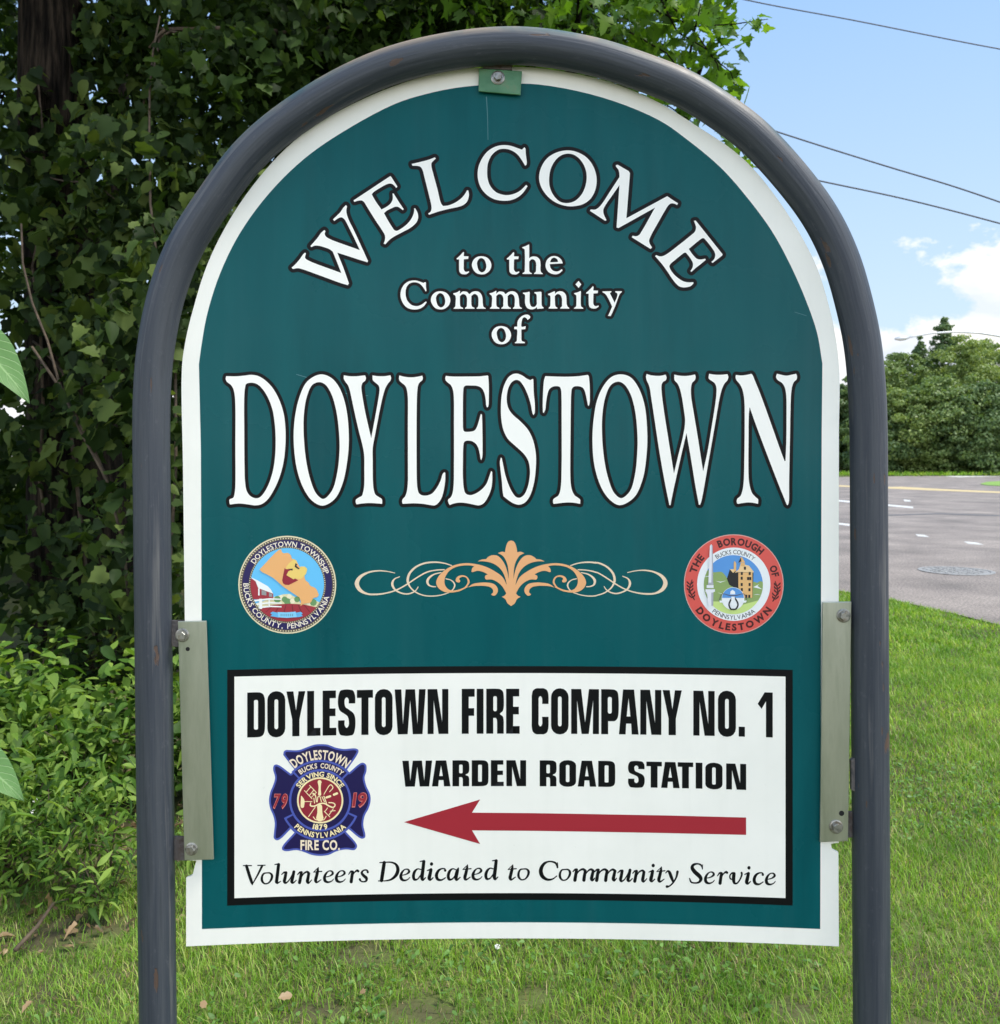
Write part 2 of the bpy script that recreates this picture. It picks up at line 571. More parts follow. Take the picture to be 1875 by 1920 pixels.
kD = 6.25
A_, B_, C_, D_, E_ = (400, 680), (640, 680), (880, 680), (1080, 680), (1220, 680)
town = [
 G(*A_, kD, ['c150,158 260,160 360,152 440,143 520,155 600,200 690,290 770,430 825,600 845,780 845,950 825,1150 780,1330 710,1490 630,1610 560,1660 490,1672 400,1660 300,1650 c195,1662 188,1635 190,1605 235,1580 250,1530 258,1440 258,1000 258,500 250,380 235,310 205,260 160,225 145,195'],
   ['372,290 385,250 440,235 500,245 560,290 630,390 690,540 720,720 730,900 725,1080 700,1260 650,1420 590,1530 540,1580 490,1588 430,1560 390,1500 372,1400 365,1200 362,800 362,400']),
 G(*A_, kD, ['1250,138 1370,170 1470,280 1550,500 1588,850 1570,1150 1510,1430 1420,1600 1280,1676 1160,1620 1060,1480 980,1250 942,920 955,650 1010,400 1100,220'],
   ['1240,228 1310,255 1380,360 1440,560 1475,850 1478,1050 1450,1300 1390,1500 1290,1597 1210,1540 1140,1380 1085,1130 1058,820 1062,600 1095,400 1160,260']),
 G(*B_, kD, ['c30,148 90,158 160,160 220,155 c278,148 288,180 280,210 250,235 238,265 235,300 245,380 280,580 c350,885 385,700 430,450 445,350 447,300 435,265 400,235 370,205 c365,150 430,158 510,158 c575,148 583,180 575,210 550,240 520,290 490,380 450,560 400,820 368,1000 368,1150 370,1380 378,1480 400,1545 440,1575 475,1600 c478,1655 400,1648 330,1645 260,1648 c178,1660 168,1635 172,1605 205,1580 240,1560 255,1520 268,1440 270,1250 268,1090 255,1000 200,780 150,560 110,370 95,310 75,260 45,220 28,185']),
 G(*B_, kD, ['c680,150 740,165 820,172 890,165 c948,152 955,180 948,205 915,235 898,270 890,330 885,450 882,700 882,1100 885,1380 892,1470 910,1530 950,1555 1010,1555 1060,1535 1110,1480 1160,1390 1190,1300 c1205,1285 c1218,1290 1218,1370 1205,1470 1180,1570 1140,1640 1095,1672 1040,1668 960,1655 840,1648 c720,1655 712,1630 718,1600 745,1570 765,1520 778,1430 780,1100 780,700 780,430 772,340 755,280 720,245 685,215 675,185']),
 G(*B_, kD, ['c1225,155 1300,162 1500,162 1620,160 c1715,150 c1722,160 1728,260 1728,420 1722,510 c1710,525 1700,510 1690,420 1670,340 1640,295 1590,272 1520,268 1455,270 1435,290 1428,340 1425,500 1425,700 1428,780 1440,805 1500,810 1560,795 1590,750 1610,690 c1635,600 c1648,610 1652,750 1655,1000 1652,1100 c1640,1142 c1632,1130 1622,1070 1605,1000 1575,950 1530,920 1470,915 1440,930 1430,970 1425,1150 1425,1350 1435,1470 1455,1530 1500,1552 1560,1540 1640,1490 1700,1420 1735,1330 c1755,1270 c1768,1285 1768,1390 1755,1480 1720,1570 1665,1650 1610,1672 1560,1665 1480,1648 1390,1640 1320,1650 c1270,1668 1255,1640 1252,1605 1280,1580 1300,1540 1315,1450 1320,1200 1320,700 1318,400 1308,320 1285,265 1250,235 1225,210 1218,185']),
 G(*C_, kD, ['c750,195 755,350 768,500 765,590 c752,615 740,590 720,490 690,390 640,280 590,215 550,202 500,225 460,290 440,380 440,460 460,540 510,610 600,690 690,790 750,920 780,1080 778,1250 755,1420 710,1560 650,1640 580,1665 510,1645 450,1605 c400,1565 390,1500 380,1380 365,1250 358,1160 c370,1112 c380,1120 395,1190 420,1310 460,1430 510,1530 550,1575 590,1583 640,1550 680,1470 705,1360 710,1250 690,1150 640,1070 550,985 450,890 400,790 375,660 370,520 380,380 410,260 460,170 510,135 560,128 620,150 670,185 c715,205 c740,190']),
 G(*C_, kD, ['c890,158 1000,162 1150,165 1280,158 c1390,143 c1402,165 1410,260 1412,380 1410,470 c1400,507 c1390,500 1378,440 1355,340 1330,295 1290,278 1235,278 1205,300 1195,350 1190,500 1185,900 1183,1300 1190,1430 1205,1500 1235,1555 1270,1580 1298,1605 c1298,1655 1230,1642 1150,1638 1070,1645 c988,1655 980,1630 985,1600 1010,1580 1040,1560 1060,1520 1075,1430 1082,1200 1082,700 1080,400 1075,320 1060,285 1020,275 970,285 935,315 915,370 900,460 890,550 c872,590 c862,580 860,480 865,330 875,210']),
 G(*D_, kD, ['520,137 630,165 720,270 800,480 835,820 825,1100 780,1370 680,1580 510,1670 390,1600 290,1450 215,1200 193,920 205,680 250,430 330,260 420,165'],
   ['495,222 560,250 630,350 690,550 720,850 718,1050 690,1320 630,1510 530,1588 450,1530 385,1380 330,1130 305,830 310,600 345,400 410,260']),
 G(*D_, kD, ['c828,133 880,148 970,155 1020,148 c1050,140 1060,170 1052,205 1020,225 1003,260 1005,360 1030,560 1080,880 c1148,1300 1200,1080 1250,880 1275,740 1278,660 1265,560 1240,400 1215,300 1190,245 1155,205 c1152,140 1210,152 1280,156 1340,150 c1395,138 1402,170 1392,205 1362,235 1348,290 1350,400 1375,560 1420,830 c1490,1275 1540,1050 1590,750 1630,500 1645,370 1645,290 1625,240 1585,210 1555,185 c1560,130 1620,140 1700,142 c1775,135 1785,165 1775,205 1740,245 1710,310 1680,430 1630,720 1560,1120 1470,1620 c1455,1665 c1440,1665 1400,1450 1340,1080 c1295,825 1260,970 1180,1320 1120,1600 c1108,1670 c1095,1670 1050,1450 980,1060 920,660 880,400 865,300 850,255 828,205 820,165']),
 G(*E_, kD, ['c1000,143 1060,150 1130,142 c1180,130 c1195,145 1290,380 1420,740 1530,1050 c1570,1155 c1580,1150 1590,900 1592,600 1590,400 1580,320 1560,265 1530,230 1490,205 1470,170 c1480,130 1530,142 1595,152 1650,142 c1705,130 1715,160 1710,195 1680,225 1660,270 1648,340 1640,500 1632,900 1622,1400 1618,1640 c1605,1672 c1595,1665 1500,1430 1350,1040 1230,720 c1160,520 1150,620 1147,900 1145,1200 1150,1370 1165,1460 1190,1530 1230,1575 1258,1600 c1258,1655 1200,1642 1140,1638 1080,1645 c1018,1655 1008,1630 1015,1595 1050,1565 1075,1500 1090,1400 1098,1100 1102,700 1100,480 1090,380 1070,300 1040,245 1005,205 995,170']),
]
lettered('town_name', town, 6.4)

kW = 7.5
welcome = [
 G(530, 330, kW, ['c125,1290 180,1240 240,1170 290,1100 c315,1078 c328,1090 318,1120 315,1150 345,1180 c825,1365 c760,1200 c705,1065 660,1030 580,1000 500,980 450,980 c405,1000 c390,985 430,940 490,870 540,800 c585,760 c602,775 592,810 600,840 640,875 c1085,1042 c1000,860 c900,660 870,610 830,582 790,590 c725,632 c708,610 760,560 810,510 850,450 c890,408 c905,430 895,480 905,550 940,640 1000,760 c1200,1195 c1190,1212 1100,1185 900,1120 c768,1078 c850,1280 c932,1510 c915,1535 800,1500 500,1390 240,1300 200,1297 c145,1308']),
 G(640, 300, 9.375, ['c215,710 c860,283 c880,300 930,380 c985,465 c965,492 930,450 890,420 840,415 780,435 680,490 560,570 c535,605 600,720 c705,870 800,820 870,760 900,700 905,650 c900,590 c920,590 1000,720 c1098,865 c1080,882 1040,850 1000,825 950,822 890,845 800,890 c750,935 830,1080 900,1190 930,1230 970,1245 1030,1220 1130,1150 1220,1050 1265,960 1280,900 c1280,850 c1300,850 1340,930 1350,1010 1330,1080 1280,1140 1200,1200 1050,1280 920,1350 850,1400 c775,1480 c745,1470 765,1410 770,1350 760,1310 720,1240 600,1060 450,820 400,740 360,712 300,715 c230,735']),
 G(760, 250, kW, ['c90,430 200,405 330,370 c415,337 c428,355 390,390 368,420 368,470 390,560 450,780 500,980 c530,1022 600,1015 700,975 790,910 840,850 c870,800 c885,805 895,860 885,920 860,970 810,1010 740,1035 600,1065 450,1105 c335,1145 c320,1130 355,1100 368,1060 365,1010 330,860 270,620 240,510 210,470 170,458 c100,455']),
 G(760, 250, kW, ['c1675,195 c1690,215 1695,300 1708,400 c1705,440 c1685,455 1640,380 1570,290 1480,235 1390,217 1310,230 1220,300 1165,410 1150,530 1160,650 1200,750 1280,830 1380,865 1450,868 1530,850 1610,810 c1700,725 c1718,745 1660,830 1580,900 1480,940 1370,948 1250,925 1140,860 1060,760 1020,630 1025,490 1070,370 1150,260 1260,190 1370,165 1480,175 1570,205 c1640,230']),
 G(950, 240, 6.25, ['715,262 820,280 930,340 1010,440 1052,570 1045,700 990,820 900,890 780,917 680,910 570,870 470,790 400,680 380,570 410,450 480,350 590,285'],
   ['725,300 800,320 870,380 920,470 938,570 920,690 870,790 790,860 700,880 620,860 550,790 505,690 498,580 520,470 570,380 640,320']),
 G(950, 240, 6.25, ['c1280,435 c1300,430 c1430,505 c1445,530 c1403,1058 c1880,800 1893,807 1956,850 c2008,881 c1998,904 1970,888 1928,884 1896,905 1851,975 1767,1122 1690,1262 1669,1318 1676,1353 c1703,1399 c1687,1418 c1466,1280 c1476,1262 1515,1268 1550,1255 1585,1206 c1739,933 c1310,1172 c1288,1165 c1322,668 1230,800 1160,900 1135,950 1135,1000 c1170,1080 c1155,1088 c975,970 c985,955 1040,955 1085,925 1130,870 1220,730 c1322,575 1320,530 1310,490 c1280,450']),
 G(1170, 330, 8.929, ['c1170,750 c1200,745 c1650,1310 c1645,1330 c1485,1455 c1462,1440 1510,1390 1528,1330 1515,1270 1470,1200 1400,1110 c1345,1045 1320,1040 1280,1060 c1085,1220 1130,1290 1180,1350 1220,1385 1280,1398 c1360,1385 c1368,1405 1290,1470 1200,1540 c1130,1605 c1112,1590 1140,1550 1155,1500 1150,1450 1120,1390 c1040,1285 1010,1285 960,1320 850,1410 780,1470 760,1510 770,1550 830,1640 920,1720 1000,1765 1080,1780 c1160,1778 c1165,1795 1120,1840 1060,1860 1000,1865 930,1850 870,1800 800,1710 720,1590 640,1480 c520,1340 c540,1325 600,1345 650,1340 720,1305 900,1170 1100,1010 1180,940 1200,900 1205,850']),
]
lettered('welcome_heading', welcome, 6.9)

kS = 7.8125
t_ = 'c125,350 170,310 c225,252 c235,265 c230,315 c300,318 c295,355 c232,360 230,450 232,510 250,540 275,545 c305,535 c310,550 270,578 230,580 190,570 168,540 163,480 c163,362 c130,362'
o_ = ('490,315 570,335 620,390 635,455 610,525 550,572 490,582 420,565 370,510 350,440 370,375 420,330',
      '490,342 530,365 555,420 560,480 540,530 495,553 450,520 430,460 425,410 450,360')
h_ = 'c1085,185 1140,165 c1185,142 c1190,150 c1190,345 1220,325 1260,318 1310,330 1345,370 1355,430 1355,520 1365,550 c1390,570 c1390,578 c1262,575 c1262,562 1285,545 1290,500 1290,420 1275,380 1245,360 1215,365 c1190,395 1190,500 1195,545 c1228,565 c1228,575 c1090,575 c1095,562 1120,545 1125,500 1125,250 1120,215 c1088,195'
e_ = ('1560,312 1620,330 1665,375 c1680,420 c1490,432 1500,480 1530,520 1580,540 1630,530 c1665,505 c1680,520 1640,560 1590,580 1530,575 1470,545 1435,490 1430,430 1450,370 1500,325',
      'c1495,405 c1612,400 1605,370 1580,345 1550,338 1515,355')
m_ = 'c75,860 130,845 c170,820 c178,830 c172,868 210,835 245,832 285,842 310,870 350,842 400,828 450,838 485,870 505,930 510,1010 520,1055 c550,1075 c550,1085 c420,1085 c420,1072 440,1055 445,1010 445,930 430,890 400,870 375,872 c342,900 342,1000 350,1050 c388,1072 c388,1085 c250,1085 c250,1072 275,1050 278,1000 278,930 262,890 235,872 205,875 c175,900 175,1000 182,1050 c220,1072 c220,1085 c82,1085 c85,1072 105,1055 110,1010 110,900 c80,872'
u_ = 'c1098,850 1150,845 c1190,835 c1198,845 1195,950 1200,1010 1220,1050 1250,1060 1280,1050 c1302,1015 1300,950 1300,900 1290,870 c1265,855 c1268,842 c1360,835 c1370,845 1370,980 1375,1040 c1400,1068 c1400,1080 c1305,1088 c1302,1060 1270,1085 1220,1095 1170,1080 1140,1045 1128,990 1130,910 1125,880 c1098,862'
n_ = 'c1465,868 1510,850 c1560,828 c1568,838 c1565,868 1600,838 1640,828 1690,840 1725,880 1735,940 1738,1010 1750,1050 c1775,1072 c1775,1083 c1645,1083 c1645,1070 1668,1050 1670,1000 1668,930 1650,890 1620,870 1595,872 c1565,900 1568,1000 1575,1050 c1602,1070 c1602,1083 c1475,1083 c1475,1070 1495,1050 1500,1000 1500,910 1495,895 c1468,882'
K_ = (840, 440)
sh = lambda dx, dy: (K_[0] + dx / kS, K_[1] + dy / kS, kS)
lead = [
 G(*sh(0, 0), [t_], n=3), G(*sh(0, 0), [o_[0]], [o_[1]], n=3), G(*sh(735, 2), [t_], n=3), G(*sh(0, 0), [h_], n=3), G(*sh(0, 0), [e_[0]], [e_[1]], n=3),
 G(730, 500, 8.152, ['c555,235 c560,250 560,310 c568,370 c555,378 520,320 470,265 410,240 360,240 300,265 260,320 248,390 255,470 290,540 340,585 400,602 450,598 500,575 c560,530 c570,545 530,600 470,640 390,655 300,640 230,590 185,510 170,420 190,330 240,260 310,220 390,210 450,222 c520,248'], n=3),
 G(*sh(-601, 513), [o_[0]], [o_[1]], n=3), G(*sh(0, 0), [m_], n=3), G(*sh(532, 0), [m_], n=3), G(*sh(0, 0), [u_], n=3), G(*sh(0, 0), [n_], n=3),
 G(950, 500, 8.152, ['c1052,270 c1098,218 c1140,270 c1100,325', 'c1030,405 1090,390 c1130,370 c1135,380 1132,550 1140,610 c1170,630 c1170,642 c1030,642 c1030,630 1060,610 1065,570 1065,450 1060,435 c1032,418'], n=3),
 G(*sh(1898, 502), [t_], n=3),
 G(950, 500, 8.152, ['c1465,378 c1600,375 c1600,388 1580,405 1590,430 c1650,550 1690,450 1690,410 c1660,390 c1660,375 c1760,375 c1760,388 1735,410 1710,460 1660,600 c1590,755 c1548,752 1570,710 c1612,610 1560,500 1510,420 c1465,390'], n=3),
 G(*sh(289, 1023), [o_[0]], [o_[1]], n=3),
 G(*sh(0, 0), ['c970,1350 c1015,1345 1020,1270 1060,1210 1120,1175 1170,1172 1205,1200 c1200,1225 c1165,1250 1150,1225 1120,1210 1095,1225 1080,1270 1078,1348 c1140,1340 c1130,1385 c1075,1388 1075,1500 1080,1555 c1125,1575 c1125,1590 c980,1590 c980,1578 1005,1560 1010,1500 1010,1390 c970,1385'], n=3),
]
lettered('welcome_line', lead, 5.6)

# scroll ornament, mirrored about its middle
kO = 6.048
mir = lambda p: np.stack([2 * 958.4 - p[:, 0], p[:, 1] - (0.9 * (p[:, 0] < 800))], 1)
leafs = ['c1845,82 1805,92 1780,140 c1765,215 1730,208 c1685,224 1740,255 1785,330 1803,410 c1808,510 c1790,600 c1780,680 1760,705 c1728,720 1768,745 1795,795 c1835,822 c1845,822',
         'c1808,520 1795,450 1770,370 1730,300 1680,255 1620,248 1575,268 c1550,292 1500,298 c1455,318 1530,318 1620,338 1690,380 1740,440 1772,520 c1788,600 c1815,600',
         'c1792,600 1740,500 1650,430 1530,372 1400,343 1290,340 1180,365 1080,420 1010,490 985,560 1010,620 1080,665 1150,672 1220,662 1290,637 c1345,608 c1330,598 1270,628 1190,648 1130,638 1092,600 1078,550 1090,490 1130,430 1200,385 1290,365 1360,363 c1415,372 1392,400 c1385,437 c1402,440 1450,425 1510,435 c1570,465 1542,480 1538,505 c1550,525 1620,525 1690,560 1740,610 c1785,690 c1805,640',
         'c1345,612 1400,575 1480,560 1560,558 1640,575 1680,620 1682,665 1650,705 1618,702 c1610,690 1630,670 1628,640 1600,612 1540,597 1450,595 1390,602']
curls = ['1150,665,12 1250,650,11 1325,602,15 1353,550,22 1330,498,15 1280,484,18 1238,500,28 1226,532,42 1240,540,36',
         '515,450,8 420,430,11 320,425,15 210,445,20 118,500,36 85,570,48 118,640,40 200,685,21 310,692,19 430,675,15 540,640,15 650,580,15 770,500,15 880,440,15 980,418,13 1075,412,13',
         '570,492,10 510,520,15 487,570,27 510,630,21 570,670,17 650,688,15 720,670,15 760,640,11 780,608,9',
         '1160,365,11 1080,340,13 970,327,17 850,340,19 750,385,21 680,460,25 662,540,27 690,610,17 750,665,15 830,700,13 930,712,13 1040,700,11 1130,672,11',
         '1040,445,11 960,465,15 900,510,25 885,550,27 900,585,19 940,603,13 980,605,11',
         '1095,515,11 1150,530,11 1185,560,15 1195,590,17 1180,630,13 1160,650,11']
pc = [outline(s, 655, 1000, kO, 4) for s in leafs] + stroke(curls[0], 655, 1000, kO)
ln = []
for s in curls[1:]:
    ln += stroke(s, 655, 1000, kO)
a = Art()
a.add(fill(ln + [mir(p) for p in ln]), M_goldl, O2)
a.add(fill(pc + [mir(p) for p in pc]), M_gold, O3)
a.build('scroll_ornament', panel)

# ------------------------------------------------------------------ fire company board
def framepoly(x0, x1, yt, st, yb, sb):
    return np.array(bowline(x0, x1, yt, st, h=530) + bowline(x1, x0, yb, sb, h=530))
a = Art()
a.add(fill([framepoly(426, 1486.3, 1256, 7, 1698, 10.7)]), M_black, O2)
a.add(fill([framepoly(439.5, 1472.8, 1269, 7, 1684.5, 10)]), M_white, O3)
FB = a

def rr(x0, y0, x1, y1, rx, ry):
    p = []
    for cx, cy, q in ((x1 - rx, y1 - ry, 0), (x0 + rx, y1 - ry, 1), (x0 + rx, y0 + ry, 2), (x1 - rx, y0 + ry, 3)):
        for i in range(5):
            t = (q + i / 4) * math.pi / 2
            p.append((cx + rx * math.cos(t), cy + ry * math.sin(t)))
    return np.array(p)
def nz_(s):
    return outline(s, 0, 0, 1.0, 4)
box = lambda a, b, c, d: np.array([(a, b), (c, b), (c, d), (a, d)], float)
pl = lambda s: np.array([[float(q) for q in t.split(',')] for t in s.split()])
BLK = {
 'D': ([nz_('c0,0 .55,0 .75,.01 .9,.05 .98,.13 1,.25 1,.75 .98,.87 .9,.95 .75,.99 .55,1 c0,1')], [rr(.38, .17, .61, .83, .08, .03)]),
 'O': ([rr(0, 0, 1, 1, .46, .19)], [rr(.395, .175, .605, .825, .1, .04)]),
 'Y': ([pl('0,0 .37,0 .51,.43 .64,0 1,0 .69,.63 .69,1 .31,1 .31,.63')], []),
 'L': ([box(0, 0, .52, 1), box(.5, .825, 1, 1)], []),
 'E': ([box(0, 0, .52, 1), box(.5, 0, .97, .17), box(.5, .4, .94, .57), box(.5, .83, 1, 1)], []),
 'F': ([box(0, 0, .54, 1), box(.5, 0, 1, .175), box(.5, .43, .96, .6)], []),
 'S': ([nz_('c1,.3 1,.16 .9,.035 .68,0 .32,0 .1,.035 0,.17 0,.33 .08,.44 .35,.52 .55,.58 .62,.66 .62,.77 .5,.83 .38,.77 c.38,.665 c0,.665 0,.83 .1,.965 .32,1 .68,1 .9,.965 1,.82 1,.63 .92,.53 .62,.43 .42,.37 .38,.3 .38,.22 .5,.165 .62,.22 c.62,.3')], []),
 'T': ([box(0, 0, 1, .175), box(.28, .1, .72, 1)], []),
 'W': ([pl('0,0 .215,0 .266,.78 .35,0 .656,0 .735,.78 .785,0 1,0 .9,1 .585,1 .5,.24 .42,1 .1,1')], []),
 'N': ([pl('0,0 .46,0 .70,.74 .70,0 1,0 1,1 .53,1 .29,.25 .29,1 0,1')], []),
 'I': ([box(0, 0, 1, 1)], []),
 'R': ([nz_('c0,0 .6,0 .82,.015 .96,.07 1,.17 1,.4 .95,.49 .78,.56 .95,.62 1,.72 1,.8 c1,1 c.62,1 .62,.8 .61,.7 .56,.655 c.4,.65 c.4,1 c0,1')], [rr(.4, .165, .61, .5, .08, .04)]),
 'C': ([nz_('c1,.34 1,.17 .94,.06 .75,.005 .5,0 .25,.005 .06,.06 0,.17 0,.25 0,.75 0,.83 .06,.94 .25,.995 .5,1 .75,.995 .94,.94 1,.83 c1,.62 c.62,.62 .62,.78 .5,.83 .41,.78 .41,.7 .41,.3 .41,.22 .5,.17 .62,.22 c.62,.34')], []),
 'M': ([pl('0,0 .36,0 .5,.75 .64,0 1,0 1,1 .78,1 .79,.25 .63,1 .375,1 .21,.25 .22,1 0,1')], []),
 'P': ([nz_('c0,0 .55,0 .8,.015 .95,.07 1,.2 1,.5 .95,.63 .8,.7 .6,.71 c.4,.71 c.4,1 c0,1')], [rr(.38, .17, .61, .54, .09, .04)]),
 'A': ([pl('.21,0 .77,0 1,1 .65,1 .62,.76 .37,.76 .34,1 0,1')], [pl('.49,.19 .585,.6 .395,.6')]),
 '.': ([box(0, .78, 1, 1)], []),
 '1': ([pl('.46,0 1,0 1,1 .55,1 .55,.2 .26,.37 0,.26')], []),
}
def blockline(txt, xs, top, hgt, name):
    a = Art() if name else FB
    for ch, (x0, x1) in zip(txt, xs):
        pos, neg = BLK[ch]
        def put(p):
            x = x0 + p[:, 0] * (x1 - x0)
            ov = .012 if ch in 'OCS' else 0
            return np.stack([x, top(x) + (p[:, 1] * (1 + 2 * ov) - ov) * hgt], 1)
        a.add(fill([put(p) for p in pos], [put(p) for p in neg]), M_black, O4)
    return a.build(name, fboard) if name else None
blockline('WARDENROADSTATION',
 [(754.4, 810.3), (809.9, 844.7), (848.4, 879.7), (884.6, 915.8), (920.5, 944.5), (949.5, 986.5), (1012, 1043.3), (1048.7, 1080.1), (1083.3, 1118),
  (1121.7, 1153.4), (1177.9, 1208.4), (1212, 1241), (1239.6, 1274.4), (1270.8, 1299.8), (1304.5, 1317), (1322.6, 1354.7), (1361.6, 1399.1)],
 lambda x: 1425.4 + 3.3e-5 * (x - 935) ** 2, 48.6, None)
fboard = FB.build('fire_company_board', panel)
blockline('DOYLESTOWNFIRECOMPANYNO.1',
 [(463.6, 496.8), (501.3, 534.9), (537, 572.4), (576, 600.9), (605, 630.6), (634, 666.1), (669.2, 699.3), (703, 736), (740.1, 798.1), (801.8, 840.7),
  (865.8, 890), (893.9, 906.6), (911.8, 944.5), (949, 974.4), (997, 1028.5), (1033.3, 1066.1), (1071, 1123.1), (1127.3, 1159.9), (1160.5, 1197.4),
  (1200.6, 1240), (1242.5, 1278.4), (1300, 1340), (1346.2, 1379.8), (1385.1, 1396.7), (1420.7, 1448.9)],
 lambda x: 1291.4 + 2.95e-5 * (x - 957) ** 2, 84.2, 'company_name')
top = [(885, 1523.7), (1000, 1524.6), (1102.7, 1526.3), (1250, 1529), (1399, 1532.8)]
bot = [(1399, 1565.4), (1250, 1562), (1102.7, 1559.3), (1000, 1557.8), (885, 1557)]
Art().add(fill([np.array([(757.4, 1541.5), (900.3, 1499)] + top + bot + [(900.3, 1582.5)])]), M_red, O4).build('red_arrow', fboard)

# italic motto, drawn with a broad pen: strokes in pixels relative to (left, baseline), from three crops
def pen(strokes, ox, oy, k):
    P = []
    for s in strokes:
        P += stroke(' '.join('%s,%s,%.1f' % (*t.split(',')[:2], float(t.split(',')[2]) * 1.1 + 2.2) for t in s.split()), ox, oy, k, 4)
    return P
IT = {
 'V': (7.21, 45, 425, ['88,170,34 125,290,36 160,395,30 168,422,12', '165,422,10 240,290,20 300,168,26', '45,165,10 155,165,12', '240,163,12 340,160,10']),
 'l': (7.21, 470, 408, ['522,150,36 508,270,38 493,385,38', '493,385,38 505,402,22 550,378,9', '470,152,9 520,142,16']),
 'u': (7.21, 560, 405, ['562,288,9 600,258,20 622,262,26', '622,262,34 610,330,36 600,380,36 612,402,24 650,380,14 690,320,12 720,260,12', '728,250,34 712,330,36 700,385,36 715,402,20 760,365,9']),
 'n': (7.21, 775, 400, ['777,288,9 810,256,20 830,258,26', '830,258,32 818,330,36 805,395,38', '822,335,12 865,270,16 910,250,24 930,272,34', '930,272,34 920,330,36 912,382,36 925,402,20 968,360,9']),
 't': (7.21, 990, 398, ['1060,190,6 1050,245,32 1035,310,36 1022,372,36 1036,394,22 1095,358,9', '995,256,9 1105,245,13', '1060,192,6 995,256,9']),
 'e': (7.21, 1130, 395, ['1160,320,9 1215,306,14 1255,272,26 1240,242,18 1200,240,12 1162,275,24 1142,328,34 1152,372,34 1190,390,22 1240,374,12 1264,348,8']),
 'r': (7.21, 1465, 388, ['1468,285,9 1500,245,20 1522,250,32', '1522,250,32 1512,320,36 1503,385,38', '1515,322,12 1548,258,14 1588,232,26 1598,242,28']),
 's': (7.21, 1610, 388, ['1728,255,26 1714,228,18 1672,230,16 1646,262,28 1672,302,34 1710,336,34 1704,374,22 1660,384,14 1626,366,20 1620,350,26']),
 'D': (6.25, 60, 325, ['128,108,34 112,215,36 96,318,36', '75,108,9 140,105,11 210,105,15 265,130,24 288,185,34 270,250,34 210,305,20 140,322,11 60,323,9']),
 'd': (6.25, 455, 318, ['558,190,9 522,182,12 486,212,26 470,270,30 482,306,26 515,304,14 558,252,11', '592,95,32 580,200,34 570,290,34 580,312,20 612,285,9', '548,95,9 590,88,13']),
 'i': (6.25, 630, 316, ['632,202,9 675,186,16', '676,190,30 665,245,34 655,295,34 668,312,18 700,285,9', '682,112,10 682,125,34 682,138,10']),
 'c': (6.25, 727, 316, ['842,202,24 836,182,14 800,180,14 760,207,26 740,260,32 756,304,28 800,312,16 845,285,9']),
 'a': (6.25, 865, 312, ['968,192,9 932,180,12 896,207,26 878,265,30 890,305,26 925,300,14 968,248,11', '998,172,11 985,205,32 968,288,34 976,312,20 1018,280,9']),
 'o': (7.21, 280, 420, ['362,266,13 322,275,18 298,320,26 300,375,28 335,412,16 385,402,16 425,350,26 432,300,28 405,268,18 362,266,13']),
 'C': (6.25, 130, 320, ['346,108,6 345,165,18', '345,160,14 325,115,20 250,95,14 185,125,28 150,200,40 170,270,38 230,308,24 290,300,14 338,265,9']),
 'm': (6.25, 525, 322, ['527,215,9 552,190,18 570,192,26', '570,192,28 560,250,32 550,315,34', '562,258,11 600,205,14 645,186,22 672,205,28', '672,205,28 662,260,32 655,315,34', '665,258,11 705,205,14 740,188,22 765,205,28', '765,205,28 752,260,32 745,302,32 757,318,18 782,290,9']),
 'y': (6.25, 1610, 335, ['1614,230,9 1636,208,16 1655,218,28 1680,280,32 1702,335,20', '1752,215,26 1738,280,18 1695,350,16 1655,385,15 1628,390,28']),
 'S': (8.93, 193, 503, ['425,185,6 420,262,16', '418,250,14 400,200,26 340,175,22 268,195,40 248,240,50 292,310,60 368,380,60 395,430,50 365,482,32 300,497,22 232,482,24 205,420,16']),
 'v': (8.93, 865, 515, ['925,438,16 888,425,20 880,375,20 915,330,22 948,340,48', '948,340,50 942,440,50 958,500,34 1000,500,22 1055,425,22 1080,350,26 1075,325,30']),
}
motto = [('V', 456.2, 1659), ('o', 488.8, 1658), ('l', 515.2, 1656.6), ('u', 527.7, 1656), ('n', 557.5, 1655.5), ('t', 587.3, 1655), ('e', 606.7, 1654.8), ('e', 628.9, 1654.5), ('r', 653.2, 1653.8), ('s', 673.3, 1653.8),
 ('D', 709.6, 1652), ('e', 749.9, 1651.5), ('d', 772.8, 1650.9), ('i', 800.8, 1650.6), ('c', 816.3, 1650.6), ('a', 838.4, 1650), ('t', 867.2, 1650), ('e', 885.1, 1650), ('d', 908.5, 1649.6), ('t', 952, 1650), ('o', 970, 1650.6),
 ('C', 1010.8, 1651.2), ('o', 1047.6, 1651.5), ('m', 1074, 1651.5), ('m', 1114.8, 1651.8), ('u', 1158, 1652.8), ('n', 1186, 1653), ('i', 1216.4, 1653.4), ('t', 1230.8, 1653.9), ('y', 1247.6, 1653.6),
 ('S', 1291.6, 1656.3), ('e', 1321, 1656.9), ('r', 1344.8, 1656.6), ('v', 1366.9, 1657.7), ('i', 1396, 1657.7), ('c', 1412, 1658.5), ('e', 1435.2, 1659.1)]
a = Art()
for ch, x, y in motto:
    k, l, b, st = IT[ch]
    a.add(fill(pen(st, x - l / k, y - b / k, k)), M_black, O4)
a.build('motto', fboard)

# ------------------------------------------------------------------ seals and badge
def flat(name, rgb):
    return mat(name, srgb(*rgb), 0.35)
P_ = {}
def pm(nm, *rgb):
    if nm not in P_:
        P_[nm] = flat(nm + '_print', rgb)
    return P_[nm]
def poly(s, ox, oy, k):
    A = pl(s)
    return A / k + np.array([ox, oy])
Z0, DZ = 0.0004, 0.0001
